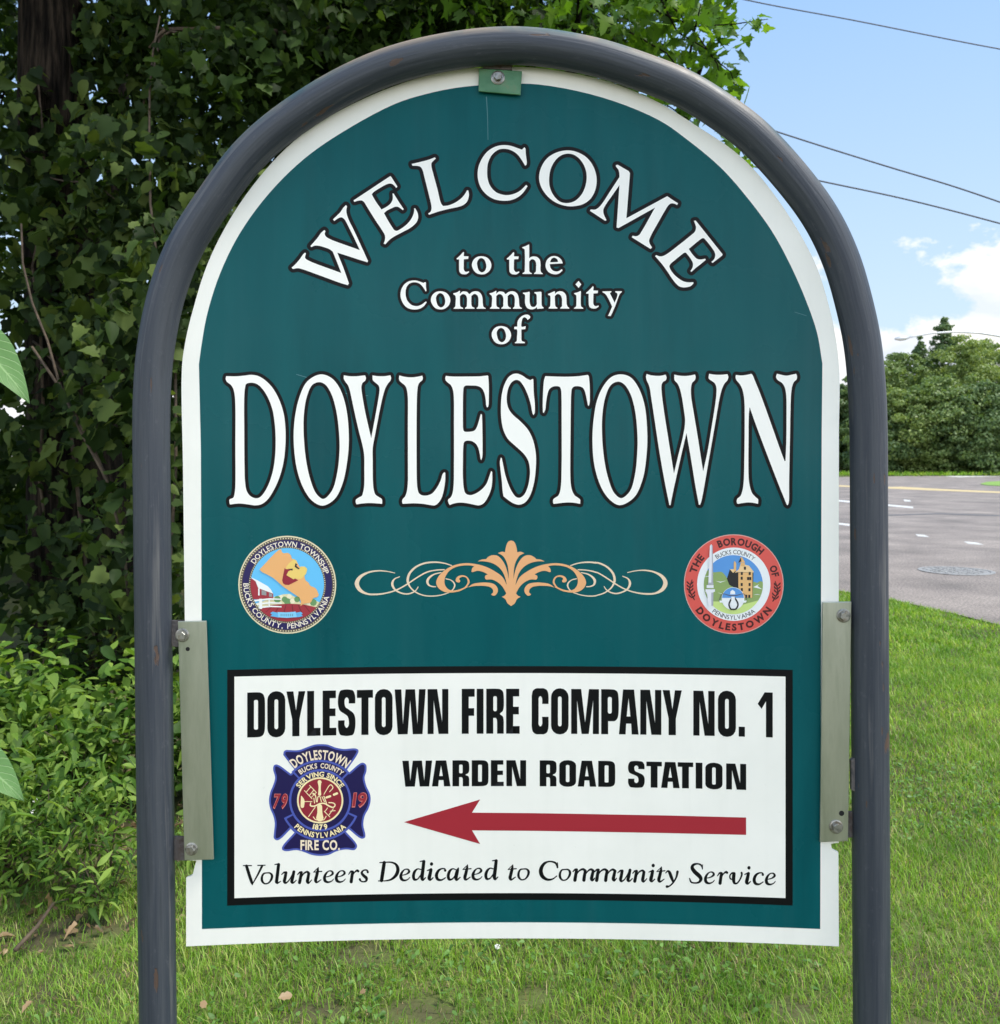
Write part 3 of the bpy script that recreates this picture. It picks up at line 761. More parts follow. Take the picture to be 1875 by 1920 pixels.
# township seal
cx, cy, r0 = 538.6, 1096.4, 91.8
ox, oy, kk = 435, 995, 8.929
a = Art()
a.add(fill([disc(cx, cy, r0, 64)]), pm('cream', 226, 216, 178), Z0)
a.add(fill([disc(cx, cy, r0 * .972, 64)]), pm('olive', 92, 80, 70), Z0 + DZ)
a.add(fill([disc(cx + r0 * .947 * math.cos(t), cy + r0 * .947 * math.sin(t), 1.3, 6) for t in np.arange(0, 6.28, 6.2832 / 110)], grid=None), pm('cream', 0, 0, 0), Z0 + 2 * DZ)
a.add(fill([disc(cx, cy, r0 * .918, 64)]), pm('navy', 30, 20, 84), Z0 + 2 * DZ)
ri = r0 * .762
a.add(fill([disc(cx, cy, ri * 1.035, 64)]), pm('olive', 0, 0, 0), Z0 + 3 * DZ)
a.add(fill([disc(cx + ri * 1.01 * math.cos(t), cy + ri * 1.01 * math.sin(t), 1.0, 6) for t in np.arange(0, 6.28, 6.2832 / 110)], grid=None), pm('cream', 0, 0, 0), Z0 + 4 * DZ)
pic = [disc(cx, cy, ri * .985, 64)]
def put(s, m, lvl, smooth=False):
    p = outline(s, ox, oy, kk, 4) if smooth else poly(s, ox, oy, kk)
    a.add(fill([p], (), pic), m, Z0 + lvl * DZ)
a.add(fill(pic), pm('sky_blue', 100, 192, 240), Z0 + 5 * DZ)
put('100,1250 300,1250 520,1180 700,1110 860,1065 960,1060 1090,1130 1160,1220 1420,1180 1700,1300 1700,1800 100,1800', pm('blossom', 222, 214, 168), 6)
for x, y, r_, c in ((760, 1150, 60, 'leaf'), (880, 1150, 50, 'leaf'), (930, 1190, 60, 'leaf'), (1090, 1150, 50, 'leaf'), (820, 1110, 34, 'blossom2'), (1010, 1180, 44, 'blossom2'), (960, 1100, 40, 'blossom2'), (1360, 1200, 60, 'leaf'), (1290, 1210, 40, 'blossom2')):
    a.add(fill([disc(ox + x / kk, oy + y / kk, r_ / kk, 9)], (), pic), pm('leaf', 106, 150, 96) if c == 'leaf' else pm('blossom2', 238, 230, 196), Z0 + 7 * DZ)
put('300,1330 480,1275 700,1240 950,1222 1200,1235 1400,1280 1700,1400 1700,1800 100,1800 100,1400', pm('barn_red', 160, 44, 58), 8)
for x0, x1 in ((700, 560), (800, 720), (900, 860), (1000, 1010), (1100, 1150), (1200, 1290)):
    put(f'{x0},1240 {x0 + 14},1240 {x1 + 22},1360 {x1},1360', pm('dark_red', 122, 30, 44), 9)
put('270,760 310,790 390,840 440,960 690,1050 690,1135 440,1150 330,1150 250,1000', pm('barn_red', 0, 0, 0), 8)
put('300,772 420,828 600,930 650,985 690,1055 440,962 395,850', pm('white', 240, 242, 240), 9)
put('438,965 462,970 462,1085 438,1085', pm('white', 0, 0, 0), 9)
put('495,990 575,1020 575,1085 495,1075', pm('grey', 150, 150, 150), 9)
put('620,1040 675,1060 675,1110 620,1105', pm('grey', 0, 0, 0), 9)
for yy in (1150, 1215, 1275):
    put(f'340,{yy + 15} 480,{yy - 5} 640,{yy - 20} 830,{yy - 10} 830,{yy + 8} 640,{yy + 4} 480,{yy + 22} 340,{yy + 45}', pm('white', 0, 0, 0), 10)
put('455,1140 505,1140 505,1310 455,1310', pm('white', 0, 0, 0), 11)
put('612,1130 632,1130 632,1270 612,1270', pm('white', 0, 0, 0), 11)
put('c460,650 780,325 c825,312 832,350 862,378 935,372 985,415 1005,470 1050,480 1090,530 1130,600 1200,700 1230,830 1280,870 1310,920 1400,965 c1455,1075 1430,1110 1360,1130 1320,1200 1290,1210 1200,1225 c1145,1265 1155,1200 c1130,1120 950,1000 850,930 700,800 600,740 500,690', pm('map_orange', 236, 176, 112), 12, True)
put('905,610 960,540 1030,480 1080,500 1095,545 1060,560 1070,610 1120,640 1150,600 1220,600 1260,640 1250,690 1240,720 1200,770 1150,810 1050,800 1030,820 910,740 945,680 1010,660 1000,650 910,640', pm('map_yellow', 238, 206, 112), 13)
put('880,628 905,645 1000,650 945,680 910,745 1030,815 1055,800 1110,830 950,910 890,905 855,880 840,830', pm('map_red', 146, 28, 50), 14)
put('930,640 1020,635 1010,670 980,655', pm('ink', 40, 36, 40), 15)
put('1060,545 1090,560 1080,590 1135,640 1110,645 1050,605', pm('ink', 0, 0, 0), 15)
put('640,1380 680,1355 760,1372 780,1455 700,1440 640,1432 672,1405', pm('ribbon_blue', 96, 176, 226), 15)
put('1185,1385 1150,1358 1060,1375 1050,1450 1120,1448 1188,1430 1160,1405', pm('ribbon_blue', 0, 0, 0), 15)
put('762,1362 910,1368 1065,1355 1085,1448 920,1460 775,1450', pm('ribbon_light', 130, 204, 240), 16)
for i in range(7):
    x = 815 + i * 32
    put(f'{x},1392 {x + 14},1392 {x + 14},1432 {x},1432', pm('ribbon_ink', 104, 156, 180), 17)
CR = pm('seal_cream', 244, 234, 214)
arc_text(a, 'DOYLESTOWN', cx, cy, r0 * .785, 71, r0 * .105, CR, Z0 + 3.5 * DZ, at=112, bold=.012)
arc_text(a, 'TOWNSHIP', cx, cy, r0 * .785, 56, r0 * .105, CR, Z0 + 3.5 * DZ, at=44, bold=.012)
arc_text(a, 'BUCKS COUNTY,', cx, cy, r0 * .895, 86, r0 * .105, CR, Z0 + 3.5 * DZ, at=-139, under=True, bold=.012)
arc_text(a, 'PENNSYLVANIA', cx, cy, r0 * .895, 74, r0 * .105, CR, Z0 + 3.5 * DZ, at=-53, under=True, bold=.012)
a.build('township_seal', panel)

# borough seal
cx, cy, r0 = 1375.8, 1095.4, 93.5
ox, oy, kk = 1270, 990, 8.929
a = Art()
a.add(fill([disc(cx, cy, r0, 64)]), pm('pale_rim', 214, 170, 160), Z0)
a.add(fill([disc(cx, cy, r0 * .985, 64)]), pm('seal_red', 214, 84, 76), Z0 + DZ)
a.add(fill([disc(cx, cy, r0 * .735, 64)]), pm('seal_white', 232, 236, 238), Z0 + 2 * DZ)
pic = [disc(ox + 938 / kk, oy + 948 / kk, 495 / kk, 56)]
a.add(fill(pic), pm('seal_blue', 84, 148, 214), Z0 + 3 * DZ)
put('400,800 480,700 600,740 740,735 800,790 840,850 900,930 1000,1000 1100,1000 1270,900 1340,915 1380,890 1440,910 1500,1000 1500,1500 400,1500', pm('hill_green', 138, 164, 98), 4, True)
put('400,1260 640,1230 760,1240 1000,1300 1250,1240 1500,1200 1500,1500 400,1500', pm('field_green', 196, 220, 132), 5, True)
for s in ('640,885 720,915 820,880 720,900', '1270,990 1370,940 1340,970 1420,1025 1350,1010', '670,1080 760,1110 740,1095', '1270,1120 1340,1105 1400,1125 1340,1115', '450,820 520,800 620,770 520,815'):
    put(s, pm('seal_white', 0, 0, 0), 6)
INK = pm('seal_ink', 24, 26, 32)
put('1020,740 880,690 830,850 870,950 960,1000 1060,1010 1120,1160 1260,1170 1275,740', INK, 6)
put('1022,745 1258,745 1256,1168 1120,1168 1040,1010 1022,1000', pm('castle_tan', 226, 180, 118), 7)
put('960,750 1030,690 1060,600 1200,630 1280,735 1275,745 1030,735', pm('castle_light', 236, 202, 150), 7)
put('945,740 945,580 960,550 985,590 985,720', pm('castle_tan', 0, 0, 0), 8)
put('1030,575 1060,485 1085,490 1135,575', pm('castle_tan', 0, 0, 0), 8)
put('1020,580 1065,490 1072,560', INK, 9)
put('1060,580 1130,580 1130,640 1060,640', pm('castle_tan', 0, 0, 0), 8)
put('880,690 945,690 945,745 930,750', pm('castle_light', 0, 0, 0), 8)
for x, y in ((1080, 760), (1212, 760), (1078, 840), (1185, 845), (1222, 845), (1078, 945), (1210, 945), (1080, 1030), (1208, 1032), (1155, 1142), (1205, 1142), (1132, 672)):
    a.add(fill([box(ox + (x - 17) / kk, oy + (y - 24) / kk, ox + (x + 17) / kk, oy + (y + 26) / kk)], (), ()), INK, Z0 + 9 * DZ)
a.add(fill([disc(ox + 932 / kk, oy + 1182 / kk, 190 / kk, 36)]), pm('seal_white', 0, 0, 0), Z0 + 10 * DZ)
put2 = lambda s, m, lvl: a.add(fill([poly(s, ox, oy, kk)]), m, Z0 + lvl * DZ)
a.add(fill([disc(ox + 932 / kk, oy + 1182 / kk, 184 / kk, 36)], (), [box(ox + 700 / kk, oy + 980 / kk, ox + 1200 / kk, oy + 1170 / kk)]), pm('seal_blue', 0, 0, 0), Z0 + 11 * DZ)
a.add(fill(stroke('920,1170,26 880,1230,26 866,1290,26 900,1360,26 932,1362,26 980,1355,26 1015,1290,26 1000,1230,26 960,1170,26', ox, oy, kk)), INK, Z0 + 12 * DZ)
a.add(fill(stroke('700,1215,10 752,1105,10 880,1130,14 980,1130,14 1120,1105,10 1165,1210,10', ox, oy, kk)), pm('dark_grey', 84, 78, 88), Z0 + 13 * DZ)
put2('700,1215 810,1215 790,1250 720,1250', pm('seal_white', 0, 0, 0), 12)
put2('1050,1215 1165,1215 1145,1250 1070,1250', pm('seal_white', 0, 0, 0), 12)
put2('890,1060 925,1035 965,1065 970,1110 885,1110', pm('seal_white', 0, 0, 0), 13)
put2('905,1150 960,1150 975,1300 935,1330 900,1290', pm('seal_white', 0, 0, 0), 13)
ST, ST2 = pm('stone_white', 226, 228, 234), pm('stone_shade', 170, 172, 182)
put2('545,300 568,270 592,300 596,600 600,915 520,915 532,600', ST, 14)
put2('575,280 592,300 596,600 600,915 570,915 580,600', ST2, 15)
put2('515,915 605,915 605,950 515,950', ST2, 14)
put2('490,955 608,955 608,1005 490,1005', ST, 14)
put2('470,1025 630,1025 630,1070 470,1070', ST, 14)
put2('480,1070 605,1070 600,1300 520,1310 500,1120', ST, 14)
put2('570,1080 605,1080 600,1300 570,1300', ST2, 15)
MA = pm('seal_maroon', 64, 14, 20)
arc_text(a, 'THE', cx, cy, r0 * .79, 26, r0 * .14, MA, Z0 + 2 * DZ, at=151, bold=.045)
arc_text(a, 'BOROUGH', cx, cy, r0 * .79, 64, r0 * .14, MA, Z0 + 2 * DZ, at=80, bold=.045)
arc_text(a, 'OF', cx, cy, r0 * .79, 15, r0 * .14, MA, Z0 + 2 * DZ, at=18, bold=.045)
arc_text(a, 'DOYLESTOWN', cx, cy, r0 * .925, 112, r0 * .135, MA, Z0 + 2 * DZ, at=-90, under=True, bold=.045, gap=.22)
arc_text(a, 'BUCKS COUNTY', cx, cy, r0 * .605, 73, r0 * .085, INK, Z0 + 3.5 * DZ, at=87)
arc_text(a, 'PENNSYLVANIA', cx, cy, r0 * .71, 76, r0 * .085, INK, Z0 + 3.5 * DZ, at=-90, under=True)
for sx, px_, py_ in ((1, 225, 1040), (-1, 1660, 1065)):
    pcs = stroke(f'{px_ + sx * 20},{py_ - 170},16 {px_ - sx * 20},{py_},24 {px_ + sx * 60},{py_ + 160},18', ox, oy, kk)
    for j in range(5):
        y = py_ - 130 + j * 55
        x = px_ - sx * (10 if j < 3 else -20)
        pcs += stroke(f'{x},{y + 40},14 {x - sx * 45},{y},26 {x - sx * 55},{y - 20},8', ox, oy, kk) + stroke(f'{x},{y + 40},14 {x + sx * 40},{y + 5},26 {x + sx * 48},{y - 20},8', ox, oy, kk)
    a.add(fill(pcs), MA, Z0 + 2 * DZ)
a.build('borough_seal', panel)

# fire company badge (a cross with flared arms)
cx, cy = 490 + 940 / 8.523, 1385 + 985 / 8.523
ox, oy, kk = 490, 1385, 8.523
u = 1 / kk
Z0 = O4
a = Art()
NV, BL = pm('badge_navy', 20, 12, 74), pm('badge_blue', 74, 88, 172)
CRM, BRD = pm('badge_cream', 246, 228, 176), pm('badge_red', 142, 34, 52)
cross = outline('360,205 395,182 450,182 600,182 720,140 850,95 950,87 1060,95 1180,140 1320,165 1500,155 1550,180 1548,225 c1370,495 c1405,540 1580,395 1630,385 1675,420 1680,520 1650,620 1680,760 1735,880 1747,980 1720,1100 1650,1240 1630,1380 1662,1530 1655,1580 1600,1598 c1385,1435 c1340,1475 1520,1680 1530,1730 1490,1778 1350,1770 1200,1800 1080,1855 940,1873 800,1855 680,1810 560,1780 400,1798 340,1780 330,1735 c530,1500 c470,1440 300,1605 240,1622 200,1590 200,1520 215,1350 190,1230 140,1110 122,980 145,850 190,740 220,620 190,500 200,430 250,412 c470,560 c535,500 c350,260', ox, oy, kk, 4)
a.add(fill([cross]), BL, Z0)
inn = capsules(cross, [30 * u] * len(cross), True)
a.add(fill([cross], inn), NV, Z0 + DZ)
def ring(r1, r2, a0=0, a1=360, n=60):
    t = np.linspace(R(a0), R(a1), n)
    o = np.stack([cx + r2 * u * np.cos(t), cy - r2 * u * np.sin(t)], 1)
    i = np.stack([cx + r1 * u * np.cos(t), cy - r1 * u * np.sin(t)], 1)
    return [np.array([i[k], o[k], o[k + 1], i[k + 1]]) for k in range(n - 1)]
# banner bands above and below the ring
a.add(fill(ring(470, 645, 43, 135)), BL, Z0 + 2 * DZ)
a.add(fill(ring(480, 612, 46, 132)), NV, Z0 + 3 * DZ)
a.add(fill(ring(470, 645, 206, 337)), BL, Z0 + 2 * DZ)
a.add(fill(ring(480, 612, 209, 334)), NV, Z0 + 3 * DZ)
a.add(fill([disc(cx, cy, 497 * u, 60)]), BL, Z0 + 4 * DZ)
a.add(fill([disc(cx, cy, 462 * u, 60)]), NV, Z0 + 5 * DZ)
a.add(fill([disc(cx, cy, 370 * u, 60)]), CRM, Z0 + 6 * DZ)
a.add(fill([disc(cx, cy, 343 * u, 60)]), BRD, Z0 + 7 * DZ)
WARM = pm('badge_pale', 240, 222, 196)
arc_text(a, 'DOYLESTOWN', cx, cy, 655 * u, 77, 150 * u, WARM, Z0 + 4 * DZ, at=90, bold=.03)
arc_text(a, 'BUCKS', cx, cy, 515 * u, 32, 80 * u, WARM, Z0 + 5 * DZ, at=111, bold=.03)
arc_text(a, 'COUNTY', cx, cy, 515 * u, 40, 80 * u, WARM, Z0 + 5 * DZ, at=69.5, bold=.03)
arc_text(a, 'SERVING SINCE', cx, cy, 380 * u, 118, 78 * u, CRM, Z0 + 7 * DZ, at=90, bold=.03)
arc_text(a, '1879', cx, cy, 470 * u, 31, 85 * u, CRM, Z0 + 7 * DZ, at=-90, under=True, bold=.04)
arc_text(a, 'PENNSYLVANIA', cx, cy, 600 * u, 88, 85 * u, CRM, Z0 + 5 * DZ, at=-90, under=True, bold=.03)
line_text(a, 'FIRE CO.', ox + 625 * u, oy + 1775 * u, 630 * u, 155 * u, WARM, Z0 + 4 * DZ, bold=.03, rot=0)
NUM, NUMR = pm('numeral_pale', 214, 120, 112), pm('numeral_red', 150, 40, 54)
for tx, x, y in (('79', 178, 1105), ('19', 1446, 1085)):
    line_text(a, tx, ox + x * u, oy + y * u, 225 * u, 225 * u, NUM, Z0 + 4 * DZ, bold=.045, lean=.14)
    line_text(a, tx, ox + (x + 8) * u, oy + (y - 8) * u, 209 * u, 209 * u, NUMR, Z0 + 5 * DZ, bold=.015, lean=.14)
# trumpet, helmet, ladders, axe, hook
LN = []
for s in ('930,690,60 932,780,34 932,890,50', '905,695,14 960,695,14', '932,1085,80 935,1180,80 935,1265,120', '830,1250,14 870,1295,14 935,1300,16 1000,1295,14 1035,1240,14',
          '790,1025,16 785,1070,22 850,1078,22 930,1040,22 1010,1035,22 1080,1075,24 1150,1098,20 1180,1060,18 1150,1028,16 1080,1022,18', '895,1010,14 905,930,14 930,925,14', '940,930,14 960,1010,14', '970,930,14 1010,1010,14', '1000,920,16 1040,1030,16',
          '880,1010,14 860,900,20 830,880,30', '840,950,14 850,1030,14', '690,830,12 810,960,12', '770,745,12 880,860,12', '720,850,12 790,770,12', '770,905,12 840,820,12', '790,945,10 880,860,10',
          '640,920,14 660,990,60 655,1080,56', '690,1005,12 810,1005,12', '860,1095,12 755,1245,12', '1000,890,12 1105,735,14 1145,780,14 1090,850,12', '1040,940,34 1100,920,34', '1160,895,36 1210,875,36', '1005,1160,12 1095,1250,12', '1060,1105,12 1020,1160,12', '1150,1120,12 1080,1220,12', '1100,1160,10 1180,1150,12'):
    LN += stroke(s, ox, oy, kk, 3)
a.add(fill(LN), CRM, Z0 + 8 * DZ)
a.build('fire_company_badge', fboard)

# ------------------------------------------------------------------ pipe frame, brackets, bolts
M_pipe = noisy(mat('painted_pipe', (.1, .11, .14), 0.42, 0.0, .4), [srgb(38, 44, 52), srgb(64, 69, 76), srgb(50, 56, 66), srgb(96, 97, 98)], 7, 9, stretch=(6, 6, .22), bump=.5, bscale=24, pos=(.3, .72), bdist=.003)
def pipe_coords(nt):
    """noise on the pipe runs along the tube, not along the world axes"""
    at = N(nt.nodes, 'ShaderNodeAttribute', attribute_name='along_pipe')
    for l in list(nt.links):
        if l.from_node.type == 'TEX_COORD':
            nt.links.new(at.outputs['Vector'], l.to_socket)
    return at
nt = M_pipe.node_tree                  # rust chips and weathered top, fixed to the pipe
p = nt.nodes['Principled BSDF']
base = p.inputs['Base Color'].links[0].from_socket
tcn = N(nt.nodes, 'ShaderNodeTexCoord')
ch = N(nt.nodes, 'ShaderNodeTexNoise'); ch.inputs['Scale'].default_value = 16; ch.inputs['Detail'].default_value = 7
mpn = N(nt.nodes, 'ShaderNodeMapping'); mpn.inputs['Scale'].default_value = (2.6, 2.6, .6); mpn.inputs['Location'].default_value = (3, 1, 5)
nt.links.new(tcn.outputs['Object'], mpn.inputs[0]); nt.links.new(mpn.outputs[0], ch.inputs['Vector'])
cr = N(nt.nodes, 'ShaderNodeValToRGB'); cr.color_ramp.elements[0].position = .668; cr.color_ramp.elements[1].position = .678
nt.links.new(ch.outputs['Fac'], cr.inputs[0])
mx = N(nt.nodes, 'ShaderNodeMix', data_type='RGBA'); mx.inputs['B'].default_value = (*srgb(82, 66, 58), 1)
nt.links.new(cr.outputs[0], mx.inputs['Factor']); nt.links.new(base, mx.inputs['A'])
# lichen and faded green paint where rain sits on the crown of the arch
ge = N(nt.nodes, 'ShaderNodeNewGeometry'); sp = N(nt.nodes, 'ShaderNodeSeparateXYZ')
nt.links.new(tcn.outputs['Object'], sp.inputs[0])
spn = N(nt.nodes, 'ShaderNodeSeparateXYZ'); nt.links.new(ge.outputs['Normal'], spn.inputs[0])
mr = N(nt.nodes, 'ShaderNodeMapRange'); mr.inputs['From Min'].default_value = .3; mr.inputs['From Max'].default_value = .85; mr.inputs['To Max'].default_value = 1.5
nt.links.new(spn.outputs['Z'], mr.inputs['Value'])
nf = N(nt.nodes, 'ShaderNodeTexNoise'); nf.inputs['Scale'].default_value = 9; nf.inputs['Detail'].default_value = 8
nt.links.new(tcn.outputs['Object'], nf.inputs['Vector'])
mm = N(nt.nodes, 'ShaderNodeMath', operation='MULTIPLY', use_clamp=True); nt.links.new(mr.outputs[0], mm.inputs[0]); nt.links.new(nf.outputs['Fac'], mm.inputs[1])
wc = N(nt.nodes, 'ShaderNodeValToRGB'); wc.color_ramp.elements[0].color = (*srgb(70, 104, 98), 1); wc.color_ramp.elements[1].color = (*srgb(148, 132, 108), 1)
wc.color_ramp.elements[0].position = .42; wc.color_ramp.elements[1].position = .58
nt.links.new(nf.outputs['Fac'], wc.inputs[0])
mx2 = N(nt.nodes, 'ShaderNodeMix', data_type='RGBA'); nt.links.new(mm.outputs[0], mx2.inputs['Factor']); nt.links.new(mx.outputs['Result'], mx2.inputs['A']); nt.links.new(wc.outputs[0], mx2.inputs['B'])
sf = N(nt.nodes, 'ShaderNodeTexNoise'); sf.inputs['Scale'].default_value = 34; sf.inputs['Detail'].default_value = 9; sf.inputs['Roughness'].default_value = .7
ms = N(nt.nodes, 'ShaderNodeMapping'); ms.inputs['Scale'].default_value = (3, 3, 1.4)
nt.links.new(tcn.outputs['Object'], ms.inputs[0]); nt.links.new(ms.outputs[0], sf.inputs['Vector'])
sr = N(nt.nodes, 'ShaderNodeMapRange'); sr.inputs['From Min'].default_value = .58; sr.inputs['From Max'].default_value = .72; sr.inputs['To Max'].default_value = .22
nt.links.new(sf.outputs['Fac'], sr.inputs['Value'])
mx3 = N(nt.nodes, 'ShaderNodeMix', data_type='RGBA'); mx3.inputs['B'].default_value = (*srgb(118, 120, 124), 1)
nt.links.new(sr.outputs[0], mx3.inputs['Factor']); nt.links.new(mx2.outputs['Result'], mx3.inputs['A'])
nt.links.new(mx3.outputs['Result'], p.inputs['Base Color'])
rg = N(nt.nodes, 'ShaderNodeMapRange'); rg.inputs['To Min'].default_value = .34; rg.inputs['To Max'].default_value = .62
nt.links.new(sf.outputs['Fac'], rg.inputs['Value']); nt.links.new(rg.outputs[0], p.inputs['Roughness'])

pipe_coords(nt)
gb = N(nt.nodes, 'ShaderNodeBump'); gb.inputs['Strength'].default_value = .6; gb.inputs['Distance'].default_value = -.0015
nt.links.new(cr.outputs[0], gb.inputs['Height'])
nt.links.new(p.inputs['Normal'].links[0].from_socket, gb.inputs['Normal']); nt.links.new(gb.outputs[0], p.inputs['Normal'])
mid = outline('c302,2410 c296,1900 c285.5,1000 285,740 294,640 315,544 347,463 403,374 462,296 532,233 656,156 772,112 950,86 1093,102 1220,141 1286,169 1351,209 1416,259 1502,355 1546,420 1578,490 1601,568 1617,645 1626,740 c1628.5,820 c1634.5,1899 c1638,2410', 0, 0, 1, 8)
PY = SD + 0.004
pts = [ray(x, y, PY) for x, y in mid]
# add stations on the straight legs so the paint and bump stay even
full = []
for i in range(len(pts)):
    full.append(pts[i])
    if i < len(pts) - 1:
        L = (pts[i + 1] - pts[i]).length
        for k in range(1, int(L / 0.06)):
            full.append(pts[i].lerp(pts[i + 1], k / int(L / 0.06)))
frame = MB().tube(full, [0.0327] * len(full), 40).build('pipe_frame', M_pipe, sign, True)
att = frame.data.attributes.new('along_pipe', 'FLOAT_VECTOR', 'POINT')
sl = np.concatenate([[0], np.cumsum([(full[i + 1] - full[i]).length for i in range(len(full) - 1)])])
qq = np.arange(40) * 2 * math.pi / 40
att.data.foreach_set('vector', np.stack([np.tile(.0327 * np.cos(qq), len(full)), np.tile(.0327 * np.sin(qq), len(full)), np.repeat(sl, 40)], 1).astype(np.float32).ravel())

M_alu = noisy(mat('weathered_aluminium', (.4, .42, .36), 0.32, 0.8), [srgb(146, 154, 136), srgb(186, 190, 176), srgb(164, 170, 154), srgb(200, 203, 192)], 9, 9, stretch=(1.5, 1, .22), bump=.3, bscale=50, pos=(.3, .7), bdist=.002)
M_tab = noisy(mat('rusty_tab', (.1, .1, .1), .7), [srgb(66, 64, 66), srgb(104, 98, 96), srgb(80, 66, 60)], 30, 6, bump=.4, bscale=60)
M_steel = noisy(mat('galvanised_steel', (.5, .5, .48), .35, .7), [srgb(104, 104, 100), srgb(156, 156, 150), srgb(128, 120, 108)], 70, 5)
M_green = noisy(mat('green_paint', (.1, .2, .12), .4), [srgb(62, 116, 78), srgb(80, 130, 92), srgb(110, 124, 92)], 22, 7, bump=.1, bscale=50, pos=(.35, .72))
M_hole = mat('hole_dark', (.008, .008, .008), .9)

def plate(name, quad, y, thick, m, parent=sign):
    return bev(MB().prism([ray(u_, v_, y) for u_, v_ in quad], thick).build(name, m, parent), .0012)
def bev(o, wd):
    b = o.modifiers.new('bevel', 'BEVEL')
    b.width = wd
    b.segments = 2
    b.limit_method = 'ANGLE'
    return o
def hexbolt(parent, u_, v_, y, rw=12.5, rh=8.5, spin=.3, hexa=True):
    """washer and bolt head standing off the plate at depth y"""
    c = ray(u_, v_, y)
    s = y / F
    wsh = MB()
    n_ = 24
    ro, rm, ht = rw * s, rw * s * .82, .0022
    vs = []
    for j in range(n_):
        q = 2 * math.pi * j / n_
        for r_, d in ((ro, 0), (ro, ht * .6), (rm, ht)):
            vs.append(c + Vector((r_ * math.cos(q), -d, r_ * math.sin(q))))
    fs = []
    for j in range(n_):
        k = (j + 1) % n_
        for l in range(2):
            fs.append([j * 3 + l, j * 3 + l + 1, k * 3 + l + 1, k * 3 + l])
    fs.append([j * 3 + 2 for j in range(n_)])
    wsh.add(vs, fs)
    wo = wsh.build('washer', M_steel, parent)
    hb = MB()
    vs = []
    nn = 6
    for d, f in ((ht, 1), (ht + .006, 1), (ht + .0075, .84)):
        for j in range(nn):
            q = 2 * math.pi * j / nn + spin
            vs.append(c + Vector((rh * s * f * math.cos(q), -d, rh * s * f * math.sin(q))))
    fs = [[l * nn + j, (l + 1) * nn + j, (l + 1) * nn + (j + 1) % nn, l * nn + (j + 1) % nn] for l in range(2) for j in range(nn)] + [[2 * nn + j for j in range(nn)]]
    hb.add(vs, fs)
    bev(hb.build('bolt', M_steel, parent), .0006)
def hole(parent, u_, v_, y, r_):
    c = ray(u_, v_, y - .0004)
    MB().add([c + Vector((r_ * y / F * math.cos(q), 0, r_ * y / F * math.sin(q))) for q in np.arange(16) * math.pi / 8], [list(range(16))[::-1]]).build('hole', M_hole, parent)

YB = SD - 0.0075
lb = plate('side_bracket', [(333, 1165), (387, 1164), (400.5, 1612), (345.5, 1613.5)], YB, .0035, M_alu)
hexbolt(lb, 342, 1191, YB, 13, 9); hexbolt(lb, 359, 1592, YB, 12, 9, .1); hole(lb, 352, 1217, YB, 4)
rb = plate('side_bracket', [(1542.5, 1129), (1597, 1128), (1590.4, 1577.5), (1537.5, 1579.5)], YB, .0035, M_alu)
hexbolt(rb, 1581.5, 1154.5, YB, 13, 9); hexbolt(rb, 1567.5, 1550, YB, 13, 9, .5); hole(rb, 1578, 1525, YB, 5)
for q in ([(312, 1163), (347, 1163), (347, 1214), (316, 1212)], [(320, 1568), (362, 1570), (362, 1614), (322, 1614)], [(1575, 1130), (1603, 1130), (1603, 1180), (1575, 1180)], [(1570, 1522), (1606, 1522), (1606, 1571), (1570, 1571)]):
    plate('mounting_tab', q, SD + .0065, .006, M_tab)
plate('mounting_tab', [(1596, 1426), (1606, 1420), (1606, 1486), (1597, 1482)], SD - .004, .01, M_tab)
tbk = plate('mounting_tab', [(906, 100), (960, 100), (960, 165), (906, 165)], SD - .004 + .05, .006, M_tab)
YT = SD + BOW - .010
top_b = plate('top_bracket', [(898, 128), (979, 133), (976, 178), (897, 171)], YT, .004, M_green)
MB().prism([ray(u_, v_, YT + .0005) for u_, v_ in [(906, 96), (960, 96), (960, 131), (906, 128.5)]], .005).build('strap', M_tab, top_b)
hexbolt(top_b, 933.5, 146, YT, 13, 8, .2)
# ------------------------------------------------------------------ ground, road
rng = np.random.default_rng(7)
random.seed(7)

M_soil = noisy(mat('lawn_soil', (.06, .06, .03), .95), [srgb(58, 50, 36), srgb(78, 76, 46), srgb(88, 98, 46), srgb(128, 116, 82)], 2.6, 10, bump=.5, bscale=40, pos=(.3, .72), bdist=.02)
M_road = noisy(mat('asphalt', (.16, .16, .16), .85), [srgb(104, 97, 91), srgb(127, 118, 111), srgb(150, 140, 131)], .8, 12, bump=.35, bscale=55, pos=(.3, .7), bdist=.01)
nt = M_road.node_tree                  # aggregate speckle
p = nt.nodes['Principled BSDF']
b0 = p.inputs['Base Color'].links[0].from_socket
tcn = N(nt.nodes, 'ShaderNodeTexCoord')
vz = N(nt.nodes, 'ShaderNodeTexNoise'); vz.inputs['Scale'].default_value = 42; vz.inputs['Detail'].default_value = 3
nt.links.new(tcn.outputs['Object'], vz.inputs['Vector'])
sr = N(nt.nodes, 'ShaderNodeMapRange'); sr.inputs['From Min'].default_value = .3; sr.inputs['From Max'].default_value = .7; sr.inputs['To Min'].default_value = .45; sr.inputs['To Max'].default_value = 1.6
nt.links.new(vz.outputs['Fac'], sr.inputs['Value'])
mv = N(nt.nodes, 'ShaderNodeMix', data_type='RGBA', blend_type='MULTIPLY'); mv.inputs['Factor'].default_value = 1
nt.links.new(b0, mv.inputs['A']); nt.links.new(sr.outputs[0], mv.inputs['B']); nt.links.new(mv.outputs['Result'], p.inputs['Base Color'])
M_paint = noisy(mat('road_paint', (.6, .6, .58), .7), [srgb(178, 178, 174), srgb(214, 213, 208)], 14, 6)
